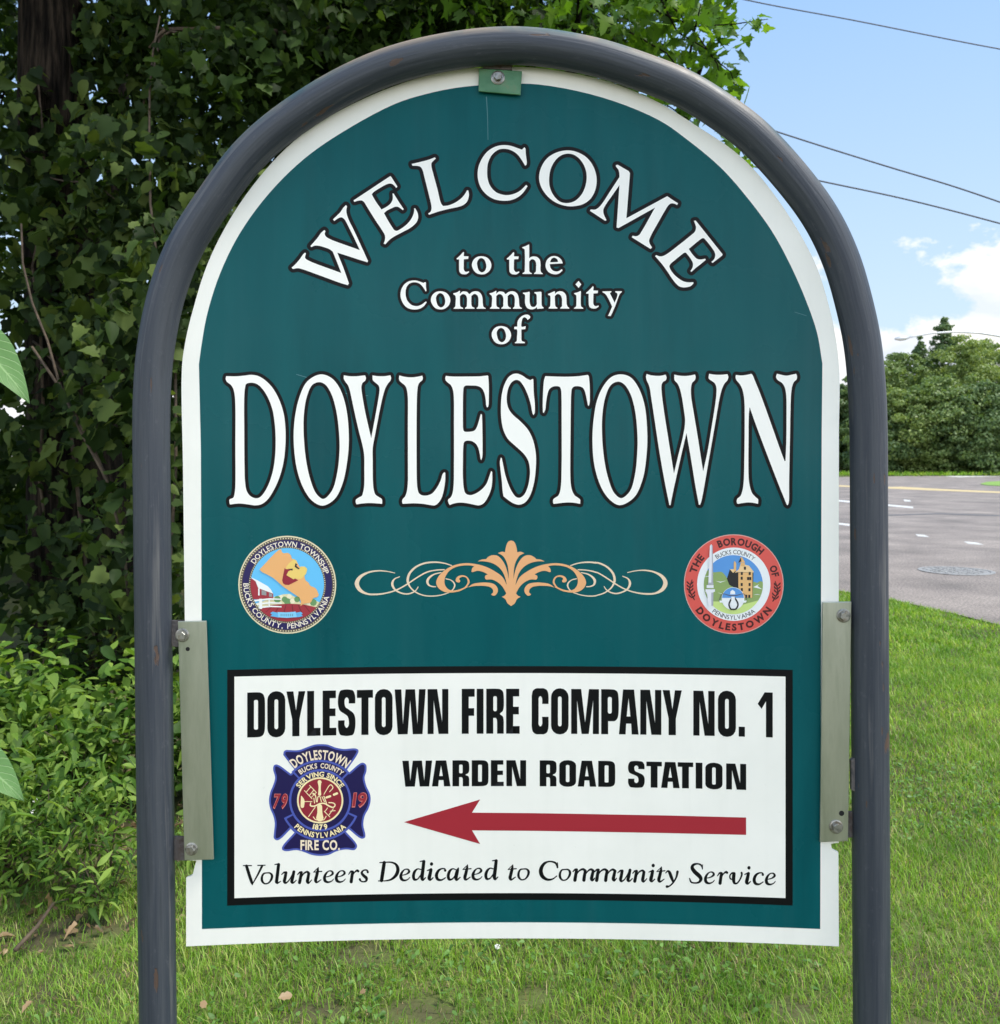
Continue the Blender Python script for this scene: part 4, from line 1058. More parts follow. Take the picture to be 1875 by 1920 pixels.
M_yellow = noisy(mat('yellow_road_paint', (.5, .35, .1), .7), [srgb(186, 164, 116), srgb(200, 180, 134)], 8, 5)
M_conc = noisy(mat('concrete', (.5, .5, .47), .85), [srgb(180, 178, 170), srgb(205, 203, 196)], 2, 6)
M_iron = noisy(mat('manhole_iron', (.3, .3, .32), .55, .3), [srgb(126, 124, 120), srgb(178, 175, 170)], 18, 6, bump=.4, bscale=30)

# lawn sheet with gentle unevenness near the camera
gx = np.concatenate([np.linspace(-300, -8, 14)[:-1], np.linspace(-8, 6, 70), np.linspace(6, 300, 14)[1:]])
gy = np.concatenate([np.linspace(-60, -2, 6)[:-1], np.linspace(-2, 14, 80), np.linspace(14, 400, 16)[1:]])
X, Y = np.meshgrid(gx, gy)
def lump(x, y):
    return 0.012 * np.sin(1.7 * x + .6 * y) + 0.010 * np.sin(2.9 * y - 1.3 * x + 1) + .006 * np.sin(5.1 * x + 2.2 * y)
edge_w = [ground(u_, v_) for u_, v_ in ((1573, 1108), (1666, 1123), (1770, 1146), (1875, 1171))]
EW = [(2.6, 70), (2.65, 30), (2.75, 18), (3.0, 13), (3.35, 11.2)] + [(e.x, e.y) for e in edge_w] + [(4.62, 6.6), (4.78, 5), (4.9, 2), (5.0, -2), (5.1, -60)]
ey = np.array([e[1] for e in EW])[::-1]
ex = np.array([e[0] for e in EW])[::-1]
def road_x(y):
    return np.interp(y, ey, ex)
Z = np.where((X > -8) & (X < road_x(Y) - .15) & (Y < 14) & (Y > -2), lump(X, Y), 0) - .012
idx = np.arange(X.size).reshape(X.shape)
q = np.stack([idx[:-1, :-1].ravel(), idx[:-1, 1:].ravel(), idx[1:, 1:].ravel(), idx[1:, :-1].ravel()], 1)
tag(mesh('ground', np.stack([X.ravel(), Y.ravel(), Z.ravel()], 1), q, M_soil, None, True), kind='structure')

def sheet(name, poly2, z, m, parent=None):
    P = [Vector(p_) for p_ in poly2]
    o = mesh(name, [(a_[0], a_[1], z) for a_ in poly2], [list(range(len(poly2)))], m, parent)
    return o
FARY = [ground(u_, v_) for u_, v_ in ((1573, 894.6), (1700, 892.5), (1875, 889.5))]
yw = np.concatenate([np.linspace(-60, 4, 8), np.linspace(4.5, 14, 40), np.linspace(15, 66, 12)])
ed = [(float(road_x(y_) + .015 * math.sin(9 * y_) + .01 * math.sin(23 * y_ + 1)), float(y_)) for y_ in yw]
road = tag(sheet('road', ed + [(FARY[0].x - 20, 66), (FARY[0].x, FARY[0].y), (FARY[1].x, FARY[1].y), (FARY[2].x, FARY[2].y), (90, FARY[2].y + 8), (90, -60)][0:], .000, M_road), kind='structure')
def gq(pts, z):
    return [(g_.x, g_.y) for g_ in (ground(u_, v_, z) for u_, v_ in pts)]
def mark(name, pts, m, z=.004):
    return tag(sheet(name, gq(pts, z), z, m, road))
mark('lane_line', [(1500, 931), (1573, 937.3), (1640, 943.3), (1712, 950), (1712, 953), (1640, 946.5), (1573, 940.3), (1500, 933.5)], M_paint)
for d_ in ([(1568, 979.5), (1593, 982.5), (1593, 986), (1568, 983)], [(1716, 1001.5), (1734, 1003), (1743, 1007), (1722, 1005.5)], [(1807, 1015), (1830, 1017), (1845, 1021.5), (1816, 1019.5)], [(1694, 936.5), (1706, 937.5), (1708, 940.5), (1696, 940)]):
    mark('lane_dash', d_, M_paint)
mark('centre_line', [(1500, 907), (1664, 913), (1690, 912.5), (1770, 917), (1875, 921.5), (1990, 927), (1990, 930), (1875, 924.5), (1760, 920), (1664, 916), (1500, 909.5)], M_yellow)
mark('patch_seam', [(1664, 965), (1760, 962), (1875, 966), (1875, 968), (1760, 964), (1664, 967)], noisy(mat('tar', (.06, .06, .06), .7), [srgb(84, 82, 82), srgb(104, 101, 99)], 20))
isl = tag(sheet('grass_island', gq([(1838, 907), (1850, 903.5), (1875, 902), (2000, 898), (2000, 914), (1875, 911), (1848, 909.5)], .02), .02, noisy(mat('island_grass', (.1, .2, .05), .9), [srgb(104, 140, 58), srgb(130, 164, 72)], 3)), kind='structure')
pav = tag(sheet('pavement', gq([(1768, 893.3), (1810, 890.5), (1875, 889), (2000, 886), (2000, 890), (1875, 893), (1800, 895)], .012), .012, M_conc), kind='structure')

# manhole cover
mc = ground(1793, 1070, .008)
mh = empty('manhole_cover', (mc.x, mc.y, 0), 'pale round iron manhole cover set in the road beyond the grass verge', 'manhole cover')
def ringdisc(r0_, r1_, z0, z1, n_=40):
    b_ = MB()
    vs, fs = [], []
    for j in range(n_):
        t = 2 * math.pi * j / n_
        vs += [(mc.x + r_ * math.cos(t), mc.y + r_ * math.sin(t), z_) for r_, z_ in ((r1_, 0.001), (r1_, z1), (r0_, z1), (r0_, z0))]
    for j in range(n_):
        k = (j + 1) % n_
        fs += [[j * 4 + l, j * 4 + l + 1, k * 4 + l + 1, k * 4 + l] for l in range(3)]
    return b_.add(vs, fs)
ringdisc(.40, .455, .004, .010).build('rim', M_iron, mh)
b_ = MB()
vs = [(mc.x + .392 * math.cos(t), mc.y + .392 * math.sin(t), .006) for t in np.arange(40) * math.pi / 20]
b_.add(vs, [list(range(40))])
for i in range(-3, 4):
    for j in range(-3, 4):
        if i * i + j * j < 11:
            x, y, s_ = mc.x + i * .1, mc.y + j * .1, .032
            b_.add([(x - s_, y - s_, .0062), (x + s_, y - s_, .0062), (x + s_, y + s_, .0062), (x - s_, y + s_, .0062), (x - s_, y - s_, .011), (x + s_, y - s_, .011), (x + s_, y + s_, .011), (x - s_, y + s_, .011)], [[4, 5, 6, 7], [0, 1, 5, 4], [1, 2, 6, 5], [2, 3, 7, 6], [3, 0, 4, 7]])
b_.build('lid', M_iron, mh)

# ------------------------------------------------------------------ leaves and grass
def leaf_mat(name, cols, trans=.35, rough=.5, tcol=None, spec=.3):
    m = mat(name, cols[0], rough, 0, spec)
    nt = m.node_tree
    p = nt.nodes['Principled BSDF']
    g = N(nt.nodes, 'ShaderNodeNewGeometry')
    cr = N(nt.nodes, 'ShaderNodeValToRGB')
    e = cr.color_ramp.elements
    for _ in range(len(cols) - 2):
        e.new(.5)
    for i, c in enumerate(cols):
        e[i].position = i / (len(cols) - 1)
        e[i].color = (*c, 1)
    nt.links.new(g.outputs['Random Per Island'], cr.inputs[0])
    nt.links.new(cr.outputs[0], p.inputs['Base Color'])
    t = N(nt.nodes, 'ShaderNodeBsdfTranslucent')
    tm = N(nt.nodes, 'ShaderNodeMix', data_type='RGBA', blend_type='MULTIPLY')
    tm.inputs['Factor'].default_value = 1
    tm.inputs['B'].default_value = (*(tcol or (1.5, 1.5, .6)), 1)
    nt.links.new(cr.outputs[0], tm.inputs['A'])
    nt.links.new(tm.outputs['Result'], t.inputs['Color'])
    ms = N(nt.nodes, 'ShaderNodeMixShader')
    ms.inputs[0].default_value = trans
    nt.links.new(p.outputs[0], ms.inputs[1])
    nt.links.new(t.outputs[0], ms.inputs[2])
    nt.links.new(ms.outputs[0], nt.nodes['Material Output'].inputs[0])
    return m

def leaf_shape(half, fold=.16, droop=.18, hub=.38):
    """half: right-hand outline from stem to tip -> template vertices and triangles of one leaf, length 1"""
    r_ = np.array(half, float)
    l_ = r_[1:-1][::-1] * np.array([-1, 1])
    o = np.vstack([r_, l_])
    n_ = len(o)
    V = np.vstack([o, [[0, hub]]])
    z = fold * np.abs(V[:, 0]) - droop * V[:, 1] ** 2
    V = np.column_stack([V, z])
    T = np.array([[i, (i + 1) % n_, n_] for i in range(n_)])
    return V, T
GRAPE = leaf_shape([(0, .06), (.16, -.06), (.38, -.02), (.40, .16), (.52, .34), (.36, .46), (.34, .62), (.16, .74), (0, 1)], .14, .25)
OVATE = leaf_shape([(0, 0), (.2, .12), (.29, .34), (.24, .6), (.11, .84), (0, 1)], .3, .25)
LANCE = leaf_shape([(0, 0), (.11, .2), (.14, .42), (.09, .72), (0, 1)], .3, .35)
MAPLE = leaf_shape([(0, .08), (.14, .1), (.42, -.08), (.36, .14), (.6, .36), (.40, .36), (.34, .52), (.20, .56), (.16, .8), (0, 1)], .12, .22)
CARD = leaf_shape([(0, 0), (.35, .3), (.3, .7), (0, 1)], .2, .2)

def scatter(P, size, tpl, up=.7, out=None, outw=.5, hang=.5, jit=.8, r=rng):
    """leaf meshes at points P -> vertices, triangles"""
    n_ = len(P)
    nrm = r.normal(0, jit, (n_, 3))
    nrm[:, 2] += up
    if out is not None:
        nrm += outw * out
    nrm /= np.linalg.norm(nrm, axis=1, keepdims=True) + 1e-9
    tip = r.normal(0, 1, (n_, 3))
    tip[:, 2] -= hang * 1.6
    tip -= nrm * np.sum(tip * nrm, 1, keepdims=True)
    tip /= np.linalg.norm(tip, axis=1, keepdims=True) + 1e-9
    sid = np.cross(tip, nrm)
    V0, T0 = tpl
    s_ = size[:, None, None] if hasattr(size, '__len__') else size
    V = P[:, None, :] + s_ * (V0[None, :, 0:1] * sid[:, None, :] + V0[None, :, 1:2] * tip[:, None, :] + V0[None, :, 2:3] * r.uniform(-.6, 2.4, (n_, 1, 1)) * nrm[:, None, :])
    k = len(V0)
    T = (T0[None] + (np.arange(n_) * k)[:, None, None]).reshape(-1, 3)
    return V.reshape(-1, 3), T
def leaves(name, P, size, tpl, m, parent=None, **kw):
    V, T = scatter(P, size, tpl, **kw)
    return mesh(name, V, T, m, parent)
def ball(c, rad, n_, r=rng, shell=.0):
    """points in an ellipsoid, denser near its skin when shell > 0"""
    d = r.normal(0, 1, (n_, 3))
    d /= np.linalg.norm(d, axis=1, keepdims=True)
    q_ = r.random(n_) ** (1 / 3)
    q_ = q_ * (1 - shell) + shell * (1 - .25 * r.random(n_))
    return np.array(c) + d * q_[:, None] * np.array(rad), d

# grass: single blades, a few vertices each
M_grass = leaf_mat('grass_blades', [srgb(88, 130, 40), srgb(118, 162, 54), srgb(140, 182, 70), srgb(104, 149, 50), srgb(150, 184, 84), srgb(178, 184, 114)], .4, .45, (1.35, 1.4, .5))
nt = M_grass.node_tree                 # broad patches of yellower and deeper turf
p = nt.nodes['Principled BSDF']
for cr_ in [n for n in nt.nodes if n.type == 'VALTORGB']:
    tg = N(nt.nodes, 'ShaderNodeTexCoord')
    n1 = N(nt.nodes, 'ShaderNodeTexNoise'); n1.inputs['Scale'].default_value = 2.4; n1.inputs['Detail'].default_value = 9
    c1 = N(nt.nodes, 'ShaderNodeValToRGB')
    c1.color_ramp.elements[0].position = .36; c1.color_ramp.elements[0].color = (.66, .74, .58, 1)
    c1.color_ramp.elements[1].position = .66; c1.color_ramp.elements[1].color = (1.32, 1.16, 1.15, 1)
    nt.links.new(tg.outputs['Object'], n1.inputs['Vector']); nt.links.new(n1.outputs['Fac'], c1.inputs[0])
    mg = N(nt.nodes, 'ShaderNodeMix', data_type='RGBA', blend_type='MULTIPLY'); mg.inputs['Factor'].default_value = 1
    for l in [l for l in nt.links if l.from_node == cr_]:
        nt.links.new(mg.outputs['Result'], l.to_socket)
    nt.links.new(cr_.outputs[0], mg.inputs['A']); nt.links.new(c1.outputs[0], mg.inputs['B'])
def blades(n_, x0, x1, y0, y1, h0, h1, wd, keep):
    x = rng.uniform(x0, x1, n_)
    y = rng.uniform(y0, y1, n_)
    k_ = keep(x, y)
    x, y = x[k_], y[k_]
    n_ = len(x)
    a_ = rng.uniform(0, 2 * math.pi, n_)
    h = rng.uniform(h0, h1, n_) * (0.75 + .5 * (np.sin(3.1 * x + 1.3 * y) * np.sin(2.3 * y - x) * .5 + .5))
    ln = rng.uniform(.2, 1.0, n_) * h
    z = np.where(x < road_x(y) - .15, lump(x, y), 0) - .016
    w_ = wd * rng.uniform(.7, 1.4, n_)
    dx, dy = np.cos(a_), np.sin(a_)
    sx, sy = -dy * w_, dx * w_
    def row(t, ws):
        px_ = x + dx * ln * t * t
        py_ = y + dy * ln * t * t
        pz = z + h * (t - .25 * t * t)
        return np.stack([px_ - sx * ws, py_ - sy * ws, pz], 1), np.stack([px_ + sx * ws, py_ + sy * ws, pz], 1)
    a1, b1 = row(0, 1.0)
    a2, b2 = row(.55, .8)
    tp, _ = row(1, 0)
    V = np.stack([a1, b1, a2, b2, tp], 1).reshape(-1, 3)
    o = (np.arange(n_) * 5)[:, None]
    T = np.concatenate([o + np.array([[0, 1, 3]]), o + np.array([[0, 3, 2]]), o + np.array([[2, 3, 4]])], 0)
    return V, T
def onlawn(x, y):
    wood = (x < -1.3) & (y > 3.3 + .14 * np.sin(5 * x) + rng.normal(0, .12, len(x)))
    bare = np.zeros(len(x), bool)
    for u_, v_, rr_ in ((785, 1905, .10), (690, 1790, .09), (1010, 1880, .06), (1490, 1900, .07), (1730, 1915, .05), (150, 1735, .16), (600, 1905, .07)):
        g_ = ground(u_, v_)
        bare |= ((x - g_.x) ** 2 + ((y - g_.y) * 1.3) ** 2 < rr_ ** 2) & (rng.random(len(x)) < .8)
    return ~wood & ~bare & (x < road_x(y) + rng.normal(0, .02, len(x)))
parts = [blades(190000, -3.4, 3.6, 1.5, 3.6, .022, .066, .0012, onlawn),
         blades(170000, -2.4, 4.6, 3.6, 7.0, .022, .066, .0019, onlawn),
         blades(90000, .4, 5.0, 7.0, 13.0, .03, .07, .0036, onlawn)]
V = np.vstack([p_[0] for p_ in parts])
T, o = [], 0
for p_ in parts:
    T.append(p_[1] + o)
    o += len(p_[0])
tag(mesh('grass', V, np.vstack(T), M_grass), 'short mown lawn grass around the sign and along the road', 'grass', kind='stuff')
# dead thatch lying between the living blades
V, T = blades(50000, -3.4, 4.4, 1.6, 5.5, .012, .04, .0013, lambda x, y: onlawn(x, y) | ((x < -1.2) & (rng.random(len(x)) < .7)))
M_thatch = leaf_mat('thatch', [srgb(120, 100, 66), srgb(158, 138, 96), srgb(186, 170, 126)], .1)
tag(mesh('thatch', V, T, M_thatch), 'dry straw coloured thatch between the grass blades', 'dry grass', kind='stuff')
# clover and small broad weeds mixed into the mown lawn
n_ = 16000
x, y = rng.uniform(-3.2, 3.4, n_), rng.uniform(1.8, 4.6, n_)
pt = np.sin(2.1 * x + 1) * np.sin(2.7 * y) + .6 * rng.random(n_) + .5 * (x < 0)
k_ = (pt > .55) & onlawn(x, y)
P = np.stack([x[k_], y[k_], lump(x[k_], y[k_]) + rng.uniform(.004, .03, k_.sum())], 1)
M_clover = leaf_mat('clover', [srgb(70, 104, 44), srgb(96, 132, 62), srgb(112, 150, 72)], .25)
tag(leaves('clover', P, rng.uniform(.012, .026, len(P)), OVATE, M_clover, up=2.2, hang=0), 'low clover and weeds growing through the lawn', 'clover', kind='stuff')
# leaf litter and dead stems under the hedge
n_ = 1500
x, y = rng.uniform(-4.2, -1.0, n_), rng.uniform(2.75, 5.2, n_)
P = np.stack([x, y, lump(x, y) + rng.uniform(.0, .02, n_)], 1)
M_litter = leaf_mat('leaf_litter', [srgb(84, 68, 46), srgb(112, 92, 64), srgb(150, 128, 96), srgb(70, 60, 42)], .05)
tag(leaves('leaf_litter', P, rng.uniform(.02, .05, n_), OVATE, M_litter, up=2.5, hang=0), 'dry brown leaf litter under the shrubs', 'leaf litter', kind='stuff')
# ------------------------------------------------------------------ trees and shrubs at the left
M_bark = noisy(mat('bark', (.06, .05, .04), .95, 0, .1), [srgb(14, 12, 10), srgb(36, 31, 26), srgb(58, 50, 42)], 11, 10, stretch=(2.6, 2.6, .3), bump=1.0, bscale=14, pos=(.38, .64), bdist=.05)
M_vine = noisy(mat('vine_bark', (.12, .09, .06), .85), [srgb(58, 48, 38), srgb(92, 78, 62)], 20)
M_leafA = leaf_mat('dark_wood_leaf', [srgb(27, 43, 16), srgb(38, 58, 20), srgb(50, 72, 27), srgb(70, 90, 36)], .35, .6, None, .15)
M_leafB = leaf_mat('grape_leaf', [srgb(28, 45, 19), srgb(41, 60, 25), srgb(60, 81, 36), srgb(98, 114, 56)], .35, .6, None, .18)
M_leafC = leaf_mat('shrub_leaf', [srgb(48, 76, 28), srgb(70, 104, 38), srgb(98, 132, 50), srgb(132, 158, 68), srgb(86, 116, 54)], .35, .55, None, .25)
M_leafD = leaf_mat('maple_leaf', [srgb(66, 100, 30), srgb(88, 126, 40), srgb(112, 146, 50)], .45)
M_leafE = leaf_mat('sapling_leaf', [srgb(84, 124, 66), srgb(108, 146, 88)], .3)
nt = M_leafE.node_tree                 # midrib and side veins
p = nt.nodes['Principled BSDF']
old = p.inputs['Base Color'].links[0].from_socket
uvn = N(nt.nodes, 'ShaderNodeUVMap', uv_map='leaf')
sx = N(nt.nodes, 'ShaderNodeSeparateXYZ'); nt.links.new(uvn.outputs[0], sx.inputs[0])
ab = N(nt.nodes, 'ShaderNodeMath', operation='ABSOLUTE'); nt.links.new(sx.outputs['X'], ab.inputs[0])
m1 = N(nt.nodes, 'ShaderNodeMath', operation='MULTIPLY_ADD'); m1.inputs[1].default_value = 9; nt.links.new(sx.outputs['Y'], m1.inputs[0])
m2 = N(nt.nodes, 'ShaderNodeMath', operation='MULTIPLY'); m2.inputs[1].default_value = -2.2; nt.links.new(ab.outputs[0], m2.inputs[0]); nt.links.new(m2.outputs[0], m1.inputs[2])
fr_ = N(nt.nodes, 'ShaderNodeMath', operation='PINGPONG'); fr_.inputs[1].default_value = .5; nt.links.new(m1.outputs[0], fr_.inputs[0])
mn = N(nt.nodes, 'ShaderNodeMath', operation='MINIMUM'); nt.links.new(fr_.outputs[0], mn.inputs[0]); nt.links.new(ab.outputs[0], mn.inputs[1])
vr = N(nt.nodes, 'ShaderNodeMapRange'); vr.inputs['From Min'].default_value = .02; vr.inputs['From Max'].default_value = .1; vr.inputs['To Min'].default_value = 1; vr.inputs['To Max'].default_value = 0
nt.links.new(mn.outputs[0], vr.inputs['Value'])
vm = N(nt.nodes, 'ShaderNodeMix', data_type='RGBA'); vm.inputs['B'].default_value = (*srgb(140, 172, 116), 1)
nt.links.new(vr.outputs[0], vm.inputs['Factor']); nt.links.new(old, vm.inputs['A']); nt.links.new(vm.outputs['Result'], p.inputs['Base Color'])
bp_ = N(nt.nodes, 'ShaderNodeBump'); bp_.inputs['Strength'].default_value = .6; bp_.inputs['Distance'].default_value = -.001
nt.links.new(vr.outputs[0], bp_.inputs['Height']); nt.links.new(bp_.outputs[0], p.inputs['Normal'])

def limb_path(a, b, bend, n_=7, r=random):
    a, b = Vector(a), Vector(b)
    o = Vector((r.uniform(-1, 1), r.uniform(-1, 1), r.uniform(-.4, .8))) * bend
    return [a.lerp(b, t) + o * (4 * t * (1 - t)) + Vector((r.uniform(-1, 1), r.uniform(-1, 1), r.uniform(-1, 1))) * bend * .08 for t in [i / (n_ - 1) for i in range(n_)]]
def wood_tree(name, label, base, top, r0_, limbs, clumps, m_leaf, tpl, lsize, n_leaf, group=None, bark=M_bark, cat='tree', nseg=16):
    """trunk + limbs in one mesh, crown of leaves in clumps"""
    root = empty(name, base, label, cat, group)
    tb = MB()
    tr = limb_path(base, top, .12 * (Vector(top) - Vector(base)).length * .3, 10)
    tr[0].z -= .1
    tb.tube(tr, [r0_ * (1.35 if i == 0 else 1.1 if i == 1 else 1 - .075 * i) for i in range(len(tr))], nseg)
    for t, e, lr in limbs:
        s_ = tr[min(int(t * 9), 9)]
        pth = limb_path(s_, e, .25, 8)
        tb.tube(pth, [lr * (1 - .11 * i) for i in range(8)], 8)
        for j in range(4):
            k = random.randint(3, 7)
            d = Vector((random.uniform(-1, 1), random.uniform(-1, 1), random.uniform(-.5, .7))) * random.uniform(.5, 1.1)
            tb.tube(limb_path(pth[k], pth[k] + d, .08, 5), [lr * .35 * (1 - .2 * i) for i in range(5)], 5)
    tb.build('trunk', bark, root, True)
    P, D = [], []
    tot = sum(c[1][0] * c[1][1] * c[1][2] * (c[2] if len(c) > 2 else 1) for c in clumps)
    for c in clumps:
        k = int(n_leaf * c[1][0] * c[1][1] * c[1][2] * (c[2] if len(c) > 2 else 1) / tot)
        p_, d_ = ball(c[0], c[1], k, shell=.35)
        P.append(p_)
        D.append(d_)
    P, D = np.vstack(P), np.vstack(D)
    leaves('crown', P, lsize * rng.choice([.5, .7, .85, 1.0, 1.3], len(P)) * rng.uniform(.85, 1.15, len(P)), tpl, m_leaf, root, out=D, outw=.5)
    return root

# large trunk at the left, its foot hidden by shrubs
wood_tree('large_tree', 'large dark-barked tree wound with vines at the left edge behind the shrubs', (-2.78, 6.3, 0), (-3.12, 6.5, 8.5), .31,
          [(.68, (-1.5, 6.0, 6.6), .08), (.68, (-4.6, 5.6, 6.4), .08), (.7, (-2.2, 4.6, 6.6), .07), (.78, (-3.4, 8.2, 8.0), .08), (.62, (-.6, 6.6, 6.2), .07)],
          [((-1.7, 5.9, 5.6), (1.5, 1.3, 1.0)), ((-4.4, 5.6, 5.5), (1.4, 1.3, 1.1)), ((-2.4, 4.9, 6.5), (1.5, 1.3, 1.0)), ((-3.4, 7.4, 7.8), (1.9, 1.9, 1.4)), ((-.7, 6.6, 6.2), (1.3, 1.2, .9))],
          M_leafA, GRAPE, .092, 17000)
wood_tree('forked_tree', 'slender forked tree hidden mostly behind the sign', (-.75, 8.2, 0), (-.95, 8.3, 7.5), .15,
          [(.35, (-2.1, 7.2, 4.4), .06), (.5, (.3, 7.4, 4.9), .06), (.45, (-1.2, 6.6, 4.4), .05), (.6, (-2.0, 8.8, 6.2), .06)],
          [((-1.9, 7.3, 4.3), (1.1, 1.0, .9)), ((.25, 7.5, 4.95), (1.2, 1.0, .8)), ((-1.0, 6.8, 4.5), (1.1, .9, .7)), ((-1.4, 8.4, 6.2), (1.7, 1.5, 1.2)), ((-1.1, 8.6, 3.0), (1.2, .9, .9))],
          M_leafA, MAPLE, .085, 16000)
# maple whose spray reaches over the arch
wood_tree('maple_tree', 'maple tree with pale green lobed leaves spraying over the top of the sign', (.55, 7.4, 0), (.35, 7.3, 7.0), .12,
          [(.55, (1.35, 5.9, 4.15), .05), (.6, (.5, 5.6, 4.3), .05), (.7, (1.5, 6.9, 5.4), .05), (.65, (-.6, 6.0, 4.5), .05)],
          [((.55, 5.7, 4.36), (.75, .6, .40)), ((.0, 5.9, 4.45), (.8, .6, .45)), ((1.10, 5.85, 4.33), (.42, .45, .42), .6), ((1.25, 6.4, 5.2), (.8, .8, .6)), ((.3, 7.0, 6.4), (1.4, 1.2, 1.0)), ((-.8, 6.2, 4.5), (.7, .6, .5))],
          M_leafD, MAPLE, .092, 6500)
# trailing sprays of the maple that hang in front of the sky: twigs with single leaves
mt = bpy.data.objects['maple_tree']
tw, LP = MB(), []
def spray(pix, d0, rad, nl, spread):
    pth = [ray(u_, v_, d0) for u_, v_ in pix]
    tw.tube(pth, [rad * (1 - .8 * i / len(pth)) for i in range(len(pth))], 5)
    for i in range(nl):
        t = (i + random.random()) / nl * (len(pth) - 1)
        k = min(int(t), len(pth) - 2)
        q_ = pth[k].lerp(pth[k + 1], t - k)
        LP.append(q_ + Vector((random.gauss(0, spread), random.gauss(0, spread), random.gauss(0, spread) - .01)))
spray([(1180, -60), (1260, 10), (1310, 70), (1345, 120), (1352, 160)], 5.5, .008, 46, .075)
spray([(1230, 20), (1300, 50), (1380, 45), (1410, 40), (1440, 36)], 5.5, .006, 18, .035)
spray([(1345, 115), (1370, 135), (1380, 165), (1388, 175)], 5.5, .004, 9, .02)
spray([(1180, 60), (1250, 100), (1320, 190), (1360, 230), (1400, 300)], 5.6, .006, 32, .045)
spray([(1050, 80), (1150, 130), (1240, 190), (1300, 230)], 5.6, .008, 44, .06)
spray([(1230, -20), (1270, 60), (1330, 95), (1350, 75)], 5.5, .007, 40, .08)
tw.build('twigs', M_bark, mt, True)
LP = np.array([tuple(p_) for p_ in LP])
leaves('sprig_leaves', LP, rng.uniform(.07, .12, len(LP)), MAPLE, M_leafD, mt, up=.5, hang=.8)

# background trees that close the wood behind
bt = [((-6.2, 8.6), .18, 8.5), ((-4.6, 11.2), .22, 9.5), ((-2.2, 11.0), .2, 9.0), ((-7.5, 11.5), .2, 9), ((-.3, 11.8), .17, 7.2), ((-5.8, 5.2), .16, 8.0), ((-9.5, 8.0), .2, 9), ((-3.4, 13.6), .2, 10)]
bl = ['dim leafy tree of the wood, left edge beside the large trunk', 'dim tall tree deep in the wood behind the large trunk', 'dim tree in the wood between the large trunk and the pipe frame', 'dim tree far out at the left of the wood',
      'dim tree behind the middle of the arch top', 'shaded tree standing nearest at the left outside the shrubs', 'dim tree at the outer left end of the wood', 'tallest dim tree at the back of the wood']
for (bx, by), br, bh in bt:
    i = bt.index(((bx, by), br, bh))
    cl_ = []
    for j in range(9):
        a_ = random.uniform(0, 6.28)
        rr_ = random.uniform(.3, 1.7)
        cl_.append(((bx + rr_ * math.cos(a_), by + rr_ * .7 * math.sin(a_), random.uniform(1.1, bh)), (random.uniform(.7, 1.2), random.uniform(.6, 1.0), random.uniform(.5, .9))))
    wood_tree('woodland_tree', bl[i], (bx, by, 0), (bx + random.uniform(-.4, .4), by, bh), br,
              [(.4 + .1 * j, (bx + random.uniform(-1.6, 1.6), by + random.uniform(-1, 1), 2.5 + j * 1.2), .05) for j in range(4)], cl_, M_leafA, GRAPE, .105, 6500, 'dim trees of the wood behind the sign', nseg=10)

# the depth of the wood, one mass of foliage
n_ = 14000
x = rng.uniform(-22, .2, n_); y = rng.uniform(13, 19, n_) - .35 * np.abs(x + 8); z = 9.5 * rng.random(n_) ** 1.7
k_ = (np.sin(1.3 * x + .7 * z) + np.sin(.9 * z - 1.1 * x) > -.9) & (z < 8.5 + np.sin(2 * x))
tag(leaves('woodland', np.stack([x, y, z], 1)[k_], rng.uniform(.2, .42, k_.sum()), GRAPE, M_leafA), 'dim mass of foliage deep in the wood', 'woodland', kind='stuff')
# climbing vines: stems up the trunk and a curtain of lobed leaves between trunk and frame
def vine(name, label, stems, clumps, n_leaf, lsize, m_=M_leafB, tpl=GRAPE):
    root = empty(name, (stems[0][0][0][0], stems[0][0][0][1], 0), label, 'vine', 'wild vines climbing in the wood')
    sb = MB()
    for pth, r_ in stems:
        pp = []
        for i in range(len(pth) - 1):
            pp += limb_path(pth[i], pth[i + 1], .06, 4)[:-1]
        pp.append(Vector(pth[-1]))
        sb.tube(pp, [r_ * (1 - .5 * i / len(pp)) for i in range(len(pp))], 6)
    sb.build('stems', M_vine, root, True)
    P, D = [], []
    tot = sum(c[1][0] * c[1][1] * c[1][2] ** .5 for c in clumps)
    for c in clumps:
        p_, d_ = ball(c[0], c[1], int(n_leaf * c[1][0] * c[1][1] * c[1][2] ** .5 / tot), shell=.3)
        P.append(p_)
        D.append(d_)
    P, D = np.vstack(P), np.vstack(D)
    h_ = len(P) * 3 // 5
    kw = dict(up=.5, outw=.55, hang=.9, jit=.62)
    fr2 = np.tile([0, -1.0, 0], (len(P), 1))
    sz = lsize * rng.choice([.45, .65, .8, 1.0, 1.15, 1.4], len(P)) * rng.uniform(.85, 1.15, len(P))
    pm_ = rng.permutation(len(P))
    P, sz = P[pm_], sz[pm_]
    V1, T1 = scatter(P[:h_], sz[:h_], tpl, out=fr2[:h_], **kw)
    V2, T2 = scatter(P[h_:], sz[h_:], OVATE, out=fr2[h_:], **kw)
    mesh('leaves', np.vstack([V1, V2]), np.vstack([T1, T2 + len(V1)]), m_, root)
    return root
r_ = lambda u_, v_, d: tuple(ray(u_, v_, d))
